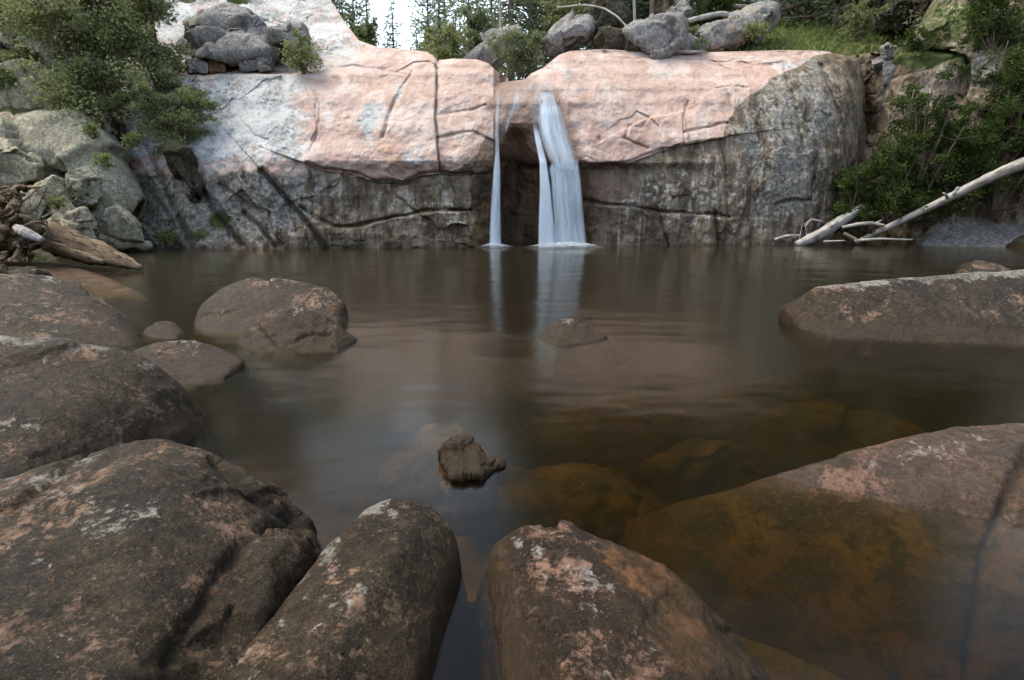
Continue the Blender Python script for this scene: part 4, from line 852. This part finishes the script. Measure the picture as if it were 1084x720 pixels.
# poles on the plateau
tops = [([(722, 24, 23.2), (745, 18, 23.2), (764, 14, 23.4), (785, 20, 23.5)], .09, 'bleached fallen pole from the large rim boulder to the pinkish outcrop'), ([(798, 20, 25.5), (830, 10, 26), (872, -4, 27)], .09, 'dark fallen pole lying up the grass slope'), ([(770, 6, 26), (800, 8, 26.5), (830, -6, 27)], .08, 'grey fallen pole crossing the pale rubble rock'),
        ([(664, 29, 21.0), (654, 18, 21.2), (640, 9, 21.5), (620, 5, 21.8), (590, 8, 22.3)], .035, 'thin curved dead branch arching over the dark triangular boulder'), ([(716, 54, 20.4), (730, 55, 20.3), (745, 54, 20.3)], .04, 'thin bleached stick on the rim by the large smooth boulder')]
for i, (pp, r, lb) in enumerate(tops):
    tag(obj_tubes('fallen_pole', [tube(pxpath(pp), [r] * len(pp), 8, .1, 60 + i)], M['driftwood' if 'dark fallen' in lb else 'bleached']), lb, 'fallen pole')

# ------------------------------------------------------------------ waterfalls
def sheet(name, left, right, nu, nv, Yfun, mat, parent, off=.08, corr=.03, thick=.05, dens=None, seed=0, arch=0.0):
    """solid curtain between two edge lines (u, v)"""
    L = np.array(left, float); Rr = np.array(right, float)
    t = np.linspace(0, 1, nv)
    def res(a):
        k = np.linspace(0, 1, len(a)); return np.stack([np.interp(t, k, a[:, 0]), np.interp(t, k, a[:, 1])], -1)
    L, Rr = res(L), res(Rr); s = np.linspace(0, 1, nu)
    U = L[:, None, 0] * (1 - s) + Rr[:, None, 0] * s; V = L[:, None, 1] * (1 - s) + Rr[:, None, 1] * s
    V = V - arch * np.sin(s * math.pi)[None] * (1 - t[:, None]) ** 6
    u, v = U.ravel(), V.ravel(); Y = Yfun(u, v)
    wm = (Rr[:, 0] - L[:, 0]).max() / FPX * 17
    q = np.stack([np.tile(s, nv) * wm * 9 + seed, np.repeat(t, nu) * 1.2, 0 * u], -1)
    bulge = np.sin(np.tile(s, nv) * math.pi)
    Y = Y - off - corr * fbm(q, 1, 3, seed) - .05 * bulge
    f = P(u, v, Y); b = P(u, v, Y + thick * (.3 + bulge))
    n = nu * nv; F = gridfaces(nv, nu); FB = F[:, ::-1] + n
    e = []
    for j in range(nv - 1):
        a0, a1 = j * nu, (j + 1) * nu; e.append((a0, a1, a1 + n, a0 + n)); a0, a1 = j * nu + nu - 1, (j + 1) * nu + nu - 1; e.append((a1, a0, a0 + n, a1 + n))
    S = np.tile(s, nv); T = np.repeat(t, nu)
    dn = np.clip(np.minimum(S, 1 - S) * 7, 0, 1) if dens is None else dens(S, T)
    # width and length in metres so the strands keep their size
    ac = (S - .5) * (np.repeat(Rr[:, 0] - L[:, 0], nu) / FPX * 17); al = T * (L[-1, 1] - L[0, 1]) / FPX * 17
    two = lambda x: np.concatenate([x, x])
    return mesh_np(name, np.concatenate([f, b]), np.concatenate([F, FB, np.array(e)]), mat, parent, dict(across=two(ac + seed), along=two(al), dens=two(dn)))
def foam(name, parent, u0, u1, v, seed, h=.16):
    c0, c1 = Pz(u0, v, 0), Pz(u1, v, 0); nx, ny = 90, 40
    sx, sy = np.meshgrid(np.linspace(-1, 1, nx), np.linspace(-1, 1, ny)); sx, sy = sx.ravel(), sy.ravel()
    cx, hw = (c0[0] + c1[0]) / 2, (c1[0] - c0[0]) / 2; cy = c0[1]
    x = cx + sx * hw; y = cy + sy * .85
    p = np.stack([x, y, 0 * x], -1); nz = fbm(p, 5, 5, seed)
    r = np.sqrt(sx ** 2 + sy ** 2); m = sstep(1, .1, r)
    z = .012 + h * m * (.55 + .9 * np.abs(nz))
    return mesh_np(name, np.stack([x, y, z], -1), gridfaces(ny, nx), M['foam'], parent, dict(across=x * 1.5, along=y * 10, dens=np.clip(m ** 1.4 * (.85 + .9 * nz), 0, 1)))
# thin strand
e1 = empty('waterfall', tuple(Pz(524, 261, 0)))
tag(e1, 'thin left strand of the waterfall dropping straight from the notch', 'waterfall')
mi = Vector(e1.location)
def unparent_shift(o, e):
    o.matrix_parent_inverse.identity(); o.location = -Vector(e.location); return o
YS1 = lambda u, v: np.minimum(Y0(u) + np.interp(v, [85, 100, 130, 165, 262], [1.3, .75, .35, .15, -.05]), YR(u, v))
unparent_shift(sheet('stream', [(524, 92), (525, 110), (524, 140), (524, 163), (522, 180), (519, 220), (517, 263)], [(530, 92), (529, 110), (528, 140), (529, 163), (530, 180), (530, 220), (531, 263)], 26, 120, YS1, M['fall'], e1, .12, .03, .06, dens=lambda S, T: np.clip(np.minimum(S, 1 - S) * 5, 0, 1) * (.25 + .25 * sstep(.05, .4, T) + .5 * sstep(.4, .6, T)) * sstep(0, .12, T), seed=3), e1)
unparent_shift(sheet('film', [(527, 88), (527, 108), (527, 132), (527, 160)], [(560, 84), (558, 104), (542, 128), (531, 160)], 60, 70, lambda u, v: YR(u, v), M['film'], e1, .26, .02, .03, dens=lambda S, T: np.clip(np.minimum(S, 1 - S) * 4, 0, 1) * np.clip((1 - T) * 2.2, 0, 1) * sstep(0, .4, T) * .5, seed=5), e1)
unparent_shift(foam('foam', e1, 500, 548, 261.5, 7, .12), e1)
# broad veil
e2 = empty('waterfall', tuple(Pz(598, 261, 0)))
tag(e2, 'broad right hand veil of the waterfall fanning out over a ledge', 'waterfall')
YS2 = lambda u, v: Y0(u) + np.interp(v, [80, 95, 120, 150, 172, 200, 262], [1.45, .85, .42, .12, -.12, -.2, -.25])
unparent_shift(sheet('chute', [(572, 96), (571, 110), (569, 125), (570, 140), (577, 160), (584, 176)], [(586, 96), (592, 110), (598, 128), (603, 144), (609, 160), (615, 182)], 70, 90, YS2, M['fall'], e2, .14, .04, .07, dens=lambda S, T: np.clip(np.minimum(S * 7, (1 - S) * 4), 0, 1) * (1 - .35 * sstep(.5, .9, S) * sstep(.2, .7, T)) * sstep(0, .10, T) * (1 - .45 * sstep(.75, 1, T)), seed=11), e2)
unparent_shift(sheet('jet', [(563, 128), (566, 148), (571, 172), (571, 200), (570, 230), (569, 263)], [(567, 128), (573, 148), (579, 172), (583, 200), (586, 230), (589, 263)], 40, 130, YS2, M['fall'], e2, .20, .03, .09, dens=lambda S, T: np.clip(np.minimum(S, 1 - S) * 6, 0, 1) * (1.0 + .8 * T) * sstep(0, .25, T), seed=17), e2)
unparent_shift(sheet('veil', [(580, 176), (583, 190), (585, 225), (586, 263)], [(612, 170), (615, 190), (618, 225), (622, 263)], 110, 110, YS2, M['fall'], e2, .10, .05, .08, dens=lambda S, T: np.clip(np.minimum(S, 1 - S) * 12, 0, 1) * (1.0 - .15 * T) * sstep(-.02, .12 + .05 * np.sin(S * 37), T), seed=23, arch=5), e2)
unparent_shift(sheet('film', [(552, 82), (552, 96), (560, 118), (566, 140)], [(596, 76), (584, 96), (574, 118), (570, 140)], 60, 60, lambda u, v: YR(u, v), M['film'], e2, .26, .02, .03, dens=lambda S, T: np.clip(np.minimum(S, 1 - S) * 4, 0, 1) * sstep(0, .3, T) * sstep(1, .6, T) * .7, seed=29), e2)
unparent_shift(foam('foam', e2, 546, 650, 262, 31, .18), e2)

# ------------------------------------------------------------------ leaves, trees, bushes
def leaf_quads(cen, size, rng, aspect=.5, dirs=None, flat=0.0):
    n = len(cen); d = rng.randn(n, 3) if dirs is None else dirs + .55 * rng.randn(n, 3)
    d[:, 2] *= (1 - flat)
    d /= np.linalg.norm(d, axis=1)[:, None] + 1e-9
    a = np.cross(d, rng.randn(n, 3)); a /= np.linalg.norm(a, axis=1)[:, None] + 1e-9
    s = (size * rng.uniform(.6, 1.3, n))[:, None]; hw = s * aspect * .5
    V = np.stack([cen, cen + d * s * .5 + a * hw, cen + d * s, cen + d * s * .5 - a * hw], 1).reshape(-1, 3)
    return V, np.arange(n * 4).reshape(n, 4)
def leafy_mesh(h, wd, nleaf, leaf, seed, stems=5, spread=.9, dense=1.0, sub=7, droop=0.0, low=.10):
    """woody stems that fork, leaves in clumps along the twigs; returns stems, leaves, tones"""
    rng = np.random.RandomState(seed); tubes_ = []; tips = []
    for s in range(stems):
        a = rng.uniform(0, 6.28); lean = rng.uniform(.15, 1) * wd * .42 * spread; hh = h * rng.uniform(.7, 1.0)
        top = np.array((lean * math.cos(a), lean * math.sin(a), hh)); m1 = top * np.array((.3, .3, .4)) + rng.randn(3) * .04 * h; m2 = top * np.array((.7, .7, .75)) + rng.randn(3) * .05 * h
        r = .012 * h + .008; path = [np.zeros(3) + rng.randn(3) * .02 * wd * np.array((1, 1, 0)), m1, m2, top]
        tubes_.append(tube(path, [r, r * .8, r * .5, r * .2], 6, .1, seed + s, 4))
        pa = np.array(path)
        for k in range(sub):
            t = rng.uniform(low, 1); base = np.array([np.interp(t * 3, range(4), pa[:, j]) for j in range(3)])
            a2 = rng.uniform(0, 6.28); L = wd * rng.uniform(.14, .34) * (1.25 - .6 * t)
            tip = base + np.array((math.cos(a2) * L, math.sin(a2) * L, L * rng.uniform(-.15 - droop, .75)))
            mid = (base + tip) / 2 + rng.randn(3) * .06 * L
            tubes_.append(tube([base, mid, tip], [r * .3, r * .22, r * .08], 4, .05, seed + k, 2))
            for q in range(4):
                f = rng.uniform(.3, 1.1); tips.append((base + (tip - base) * f + rng.randn(3) * .10 * L, L * rng.uniform(.20, .42)))
    T = len(tips); idx = rng.randint(0, T, nleaf); tc = np.array([t[0] for t in tips]); tr = np.array([t[1] for t in tips]); ttone = rng.uniform(0, .75, T)
    off = rng.randn(nleaf, 3); off /= np.linalg.norm(off, axis=1)[:, None]; off *= (rng.rand(nleaf, 1) ** .5) * np.array((1, 1, .7))
    cen = tc[idx] + off * tr[idx][:, None] * dense
    cen[:, 2] = np.maximum(cen[:, 2], .02)
    LV, LF = leaf_quads(cen, leaf, rng, .55)
    tone = np.clip(ttone[idx] + rng.uniform(-.2, .3, nleaf), 0, 1)
    return tubes_, LV, LF, tone
def leafy(name, loc, h, wd, nleaf, leaf, seed, lm, label, cat, bark='bark', group=None, partnames=('stems', 'foliage'), **kw):
    tb, LV, LF, tone = leafy_mesh(h, wd, nleaf, leaf, seed, **kw)
    e = empty(name, tuple(loc)); tag(e, label, cat, group)
    obj_tubes(partnames[0], tb, M[bark], e)
    mesh_np(partnames[1], LV, LF, M[lm], e, smooth=False, faceattr=dict(tone=tone))
    return e
def leafy_px(name, u, vbot, vtop, wpx, Y, nleaf, leaf, seed, lm, label, cat='bush', **kw):
    p = P(u, vbot, Y); q = P(u, vtop, Y)
    return leafy(name, p, q[2] - p[2], wpx / FPX * Y, nleaf, leaf, seed, lm, label, cat, **kw)
# left bank
leafy_px('leafy_tree', 112, 142, -45, 170, 17.2, 26000, .10, 1001, 'olive', 'tall feathery tree growing from the middle of the left bank', 'tree', partnames=('trunk', 'crown'), stems=9, sub=14, droop=.3)
leafy_px('leafy_bush', 192, 172, 80, 96, 16.7, 13000, .085, 1002, 'olive', 'leafy bush hanging over the dark gully left of the grey cliff', stems=7, sub=8, droop=.5)
leafy_px('leafy_bush', 70, 66, -30, 110, 18.0, 13000, .10, 1003, 'olive', 'dense shrub above the steep grey slab in the upper left', stems=7)
leafy_px('leafy_bush', 8, 40, -50, 80, 18.0, 4000, .12, 1004, 'olive', 'shrub in the top left corner of the bank', stems=7)
leafy_px('leafy_bush', 24, 84, 52, 46, 17.3, 2200, .10, 1005, 'olive', 'low green shrub between the steep grey slab and the broad tan block', stems=6)
leafy_px('leafy_tree', 172, 110, -60, 100, 18.4, 14000, .10, 1006, 'olive', 'slender leafy tree right of the tall feathery one, in front of the stacked slabs', 'tree', partnames=('trunk', 'crown'), stems=7, sub=13)
leafy_px('leafy_bush', 136, 60, -20, 70, 19.0, 3500, .11, 1007, 'sage', 'greyish bush behind the two leafy trees on the left bank', stems=6)
leafy_px('leafy_bush', 8, 100, 70, 40, 16.6, 1400, .09, 1008, 'olive', 'small green bush at the left edge above the broad tan block', stems=5)
leafy_px('small_plant', 112, 180, 160, 22, 14.3, 500, .07, 1009, 'grass', 'small fern like plant in the crack below the leaning grey block', 'plant', stems=5)
leafy_px('small_plant', 140, 158, 138, 26, 15.6, 600, .07, 1010, 'grass', 'small bright plant between the tilted block and the gully', 'plant', stems=5)
leafy_px('small_plant', 178, 259, 244, 30, 16.0, 700, .07, 1011, 'grass', 'low green plant at the waterline in the gully mouth', 'plant', stems=6)
leafy_px('small_plant', 62, 222, 206, 20, 11.9, 500, .05, 1012, 'grass', 'tuft of green growing on the rounded mossy block', 'plant', stems=6)
leafy_px('small_plant', 98, 148, 130, 20, 15.3, 400, .07, 1016, 'grass', 'little weed at the upper edge of the big long slab', 'plant', stems=5)
# on the cliffs
leafy_px('leafy_bush', 322, 78, 42, 50, 18.6, 2600, .08, 1013, 'olive', 'small green bush beside the dark fractured block on the left cliff', stems=8)
leafy_px('leafy_bush', 550, 84, 31, 62, 20.8, 7000, .085, 1014, 'sage', 'round grey green bush on the rim above the waterfall notch', stems=12, sub=8, spread=1.1)
leafy_px('leafy_bush', 906, 44, 6, 44, 22.4, 2600, .1, 1015, 'olive', 'shrub on the grass slope left of the rounded brown boulder', stems=7)
leafy_px('small_plant', 734, 37, 28, 12, 21.3, 300, .06, 1017, 'olive', 'small plant on the rim behind the flat pale rock', 'plant', stems=5)
leafy_px('small_plant', 737, 54, 40, 22, 20.4, 500, .06, 1018, 'sage', 'low plant in front of the flat pale rock on the rim', 'plant', stems=5)
leafy_px('leafy_bush', 800, 46, 22, 40, 21.2, 1500, .08, 1019, 'olive', 'low bush at the edge of the grass by the pinkish outcrop', stems=7)
# right bushes
for i, (u, vb, vt, wp, Y, n, lb) in enumerate([(962, 236, 84, 110, 17.6, 8500, 'tall dark green bush nearest the lichen streaked cliff end'), (1050, 232, 76, 130, 17.5, 9000, 'big dark green bush behind the long bleached trunk at the right edge'), (902, 246, 180, 70, 17.9, 3800, 'low dark bush at the cliff foot above the thick bleached trunk'),
                                             (1010, 226, 120, 90, 17.4, 6000, 'middle dark green bush drooping over the long bleached trunk'), (1110, 224, 96, 100, 17.0, 5000, 'dark bush cut off by the right edge above the big grey brown boulder'), (940, 238, 150, 80, 17.6, 4500, 'loose dark bush in front of the dark crevice'), (1074, 130, 40, 90, 17.0, 4500, 'dark bush clinging high on the right wall at the right edge'), (1050, 62, -30, 90, 18.4, 4500, 'dark shrub hanging from the top of the right wall, upper right corner'), (968, 62, 36, 50, 19.6, 1500, 'small dark shrub on the ledge below the grey block at the upper right')]):
    leafy_px('leafy_bush', u, vb, vt, wp, Y, int(n * 1.7), .085, 1100 + i, 'deep', lb, stems=9, sub=8, droop=.3, group='bushes on the right shore')
leafy_px('leafy_tree', 1062, 40, -90, 110, 19.5, 5200, .13, 1120, 'deep', 'dark leafy tree growing on the right wall in the top right corner', 'tree', partnames=('trunk', 'crown'), stems=5, sub=10, droop=.5)

def conifer_mesh(h, wd, seed, nl, pine=False, lf=.034, step=1.0):
    rng = np.random.RandomState(seed); tr = [tube([(0, 0, 0), (.02 * h * rng.randn() * .3, 0, h * .5), (0, 0, h)], [.016 * h, .011 * h, .002 * h], 8, .06, seed, 5)]
    cen = []; dr = []; tn = []
    z = h * (.22 if pine else .10)
    while z < h * .985:
        f = z / h; rad = wd * .5 * ((1 - f) ** (.55 if pine else .8)) * rng.uniform(.6, 1.1)
        for b in range(rng.randint(3, 6)):
            a = rng.uniform(0, 6.283); L = rad * rng.uniform(.55, 1.15); up = rng.uniform(-.1, .5) if pine else rng.uniform(-.35, .15)
            tip = np.array((math.cos(a) * L, math.sin(a) * L, L * up)); base = np.array((0, 0, z))
            tr.append(tube([base, base + tip * .5 + np.array((0, 0, .04 * L)), base + tip], [.0035 * h, .002 * h, .0008 * h], 4, .05, b, 2))
            m = max(4, int(nl * L / wd)); t = rng.uniform(.18, 1.05, m)
            sp_ = (.10 if not pine else .17) * L + .03 * wd
            c = base + tip * t[:, None] + rng.randn(m, 3) * np.array((sp_, sp_, sp_ * .45)) * (.4 + .6 * np.sin(np.minimum(t, 1) * 2.6))[:, None]
            cen.append(c); dr.append(np.repeat((tip / L + np.array((0, 0, .15 if pine else -.15)))[None], m, 0)); tn.append(np.clip(rng.uniform(.0, .7) + rng.uniform(-.15, .3, m), 0, 1))
        z += h * rng.uniform(.018, .034) * step
    cen = np.concatenate(cen); V, F = leaf_quads(cen, lf * h, rng, .30, np.concatenate(dr)); return tr, V, F, np.concatenate(tn)
protos = []
for k, (wd, pine, nl, lf, stp) in enumerate([(.40, False, 70, .034, 1), (.50, True, 80, .034, 1), (.46, False, 74, .034, 1), (.56, True, 84, .034, 1), (.30, False, 120, .014, .6), (.36, True, 150, .015, .6)]):
    tb, V, F, tn = conifer_mesh(10.0, 10 * wd, 2000 + k, nl, pine, lf, stp)
    a = obj_tubes('trunk', tb, M['bark']); b = mesh_np('crown', V, F, M['needle2' if pine else 'needle'], None, smooth=False, faceattr=dict(tone=tn))
    protos.append((a.data, b.data)); bpy.data.objects.remove(a); bpy.data.objects.remove(b)
BASEZ = 4.6
def conifer(u, vtip, Y, k, label, wsc=1.0):
    t = P(u, vtip, Y); h = t[2] - BASEZ
    k = k if h < 14 else (5 if k in (1, 3) else 4)
    e = empty('pine_tree' if k in (1, 3, 5) else 'spruce_tree', (t[0], Y, BASEZ))
    tag(e, label, 'tree', 'conifers behind the cliff rim')
    e.rotation_euler = (0, 0, random.Random(int(u * 7 + Y)).uniform(0, 6.28)); s = h / 10; e.scale = (s * wsc, s * wsc, s)
    for n_, me in zip(('trunk', 'crown'), protos[k]):
        o = bpy.data.objects.new(n_, me); C.objects.link(o); o.parent = e
con = [(350, -30, 27, 1, 'tall pine half hidden by the bare grey dome'), (372, -24, 28, 3, 'bushy pine just right of the bare grey dome'), (387, -15, 31, 0, 'slim spruce at the left side of the sky gap'),
       (414, -1, 33, 2, 'narrow spruce standing alone in the sky gap'), (452, -26, 30, 1, 'pine at the right side of the sky gap'), (464, -20, 27, 2, 'dark spruce leaning close to the pine right of the sky gap'),
       (496, -30, 29, 3, 'broad pine above the cracked pink block left of the notch'), (482, 10, 24.5, 0, 'short spruce low behind the cracked pink block'), (520, -34, 31, 1, 'tall pine behind the leaning pale slab'),
       (540, -60, 26, 2, 'spruce directly behind the round rim bush'), (566, -90, 28, 3, 'wide pine right of the round rim bush'), (592, -80, 27, 0, 'dark spruce behind the tilted grey boulder'),
       (616, -100, 30, 1, 'pine between the tilted grey boulder and the triangular one'), (645, -90, 27.5, 2, 'spruce behind the dark triangular boulder'), (672, -110, 31, 3, 'pine over the gap between the triangular and the large smooth boulder'),
       (700, -90, 33, 1, 'far pine behind the pointed grey rock'), (722, -70, 28, 0, 'dark spruce right of the pointed grey rock'), (750, -100, 32, 3, 'broad pine behind the bleached fallen pole'), (776, -60, 30, 2, 'spruce behind the pinkish outcrop'),
       (806, -90, 35, 1, 'pine at the top of the grass slope above the rubble rock'), (838, -80, 36, 3, 'pine on the upper grass slope right of the rubble rock'), (870, -90, 36, 0, 'spruce at the head of the dark fallen pole'),
       (440, 26, 40, 0, 'small distant spruce low at the right of the sky gap'), (505, -22, 40, 2, 'distant spruce seen through the pines left of the notch'), (580, -60, 42, 0, 'distant spruce between the wide pine and the dark spruce'), (632, -60, 42, 2, 'distant spruce behind the pines above the triangular boulder'),
       (690, -50, 44, 0, 'distant spruce filling the gap behind the pointed grey rock'), (735, -50, 44, 2, 'distant spruce behind the dark spruce and broad pine on the right'), (360, -16, 38, 2, 'distant spruce behind the bushy pine at the dome'), (470, -18, 38, 1, 'distant pine behind the pair right of the sky gap')]
con = [(c[0], c[1] - (0 if c[0] < 535 or c[2] > 38 else 60 + 240 * min(1, (c[0] - 535) / 60)), *c[2:]) for c in con]
con += [(905, -420, 27, 1, 'pine above the rounded brown boulder at the upper right'), (948, -460, 25.5, 3, 'broad pine over the grey block at the upper right'), (990, -420, 25, 0, 'spruce behind the wide tan block'), (1030, -480, 24, 2, 'dark spruce on top of the right wall'), (1078, -460, 23, 1, 'pine on the right wall at the right edge'),
        (1135, -480, 21.5, 3, 'broad pine just past the right edge'), (1190, -460, 20, 2, 'spruce past the right edge')]
for c in con: conifer(c[0], c[1], c[2], c[3], c[4], .8 if c[0] == 414 else 1.0)
# bare stems that show between the conifers
for i, (u0, v0, u1, v1, Y, r, m, lb) in enumerate([(530, 48, 529, -60, 24.8, .06, 'palebark', 'slim pale bare stem in front of the pines left of the round rim bush'), (672, 26, 670, -40, 23.5, .06, 'palebark', 'white bare stem rising behind the large smooth rim boulder'), (690, 24, 691, -40, 24.5, .11, 'bark', 'reddish pine trunk left of the pointed grey rock'), (705, 22, 704, -40, 25, .12, 'bark', 'second reddish trunk, touching the pointed grey rock'), (654, 10, 652, -40, 25, .08, 'bark', 'dark bare trunk above the triangular boulder')]):
    tag(obj_tubes('bare_trunk', [tube([P(u0, v0 + 60, Y), P(u0, v0, Y), P(u1, v1, Y)], [r, r, r * .7], 8, .06, 80 + i)], M[m]), lb, 'tree trunk')
for i, (u, vb, vt, wp, Y, lm, lb) in enumerate([(470, 78, 24, 60, 22.8, 'olive', 'thicket bush behind the cracked pink block'), (508, 80, 14, 56, 23.4, 'sage', 'willowy bush behind the leaning pale slab'), (600, 40, -10, 60, 24, 'olive', 'dark undergrowth bush behind the tilted grey boulder'), (748, 34, -12, 60, 25.5, 'deep', 'dark undergrowth bush behind the bleached fallen pole'), (384, 70, 26, 40, 25, 'olive', 'undergrowth bush at the dome edge below the pines')]):
    leafy_px('leafy_bush', u, vb, vt, wp, Y, 4200, .12, 1300 + i, lm, lb, stems=8, group='undergrowth behind the rim')

# grass on the plateau
rng = np.random.RandomState(77); n = 26000
gu = rng.uniform(740, 1005, n); gv = rng.uniform(-40, 66, n)
keep = (gv > rimG(gu) + 1) & (gv < 60 - 8 * rng.rand(n)); gu, gv = gu[keep], gv[keep]
gp = P(gu, gv, YGf(gu, gv) - .1); q = fbm(gp, .7, 3, 88); k2 = q > -.12; gp = gp[k2]; n = len(gp)
d = rng.randn(n, 3) * np.array((.45, .45, .2)) + np.array((0, 0, 1)); d /= np.linalg.norm(d, axis=1)[:, None]; s = rng.uniform(.12, .32, (n, 1)); sd = np.cross(d, rng.randn(n, 3)); sd /= np.linalg.norm(sd, axis=1)[:, None]
V = np.stack([gp - sd * .018, gp + sd * .018, gp + d * s + sd * .003 + .05 * rng.randn(n, 3), gp + d * s - sd * .003], 1).reshape(-1, 3)
tag(mesh_np('grass', V, np.arange(n * 4).reshape(n, 4), M['grass'], None, smooth=False, faceattr=dict(tone=np.clip(rng.uniform(0, .8, n) + .25 * q[k2], 0, 1))), kind='stuff')
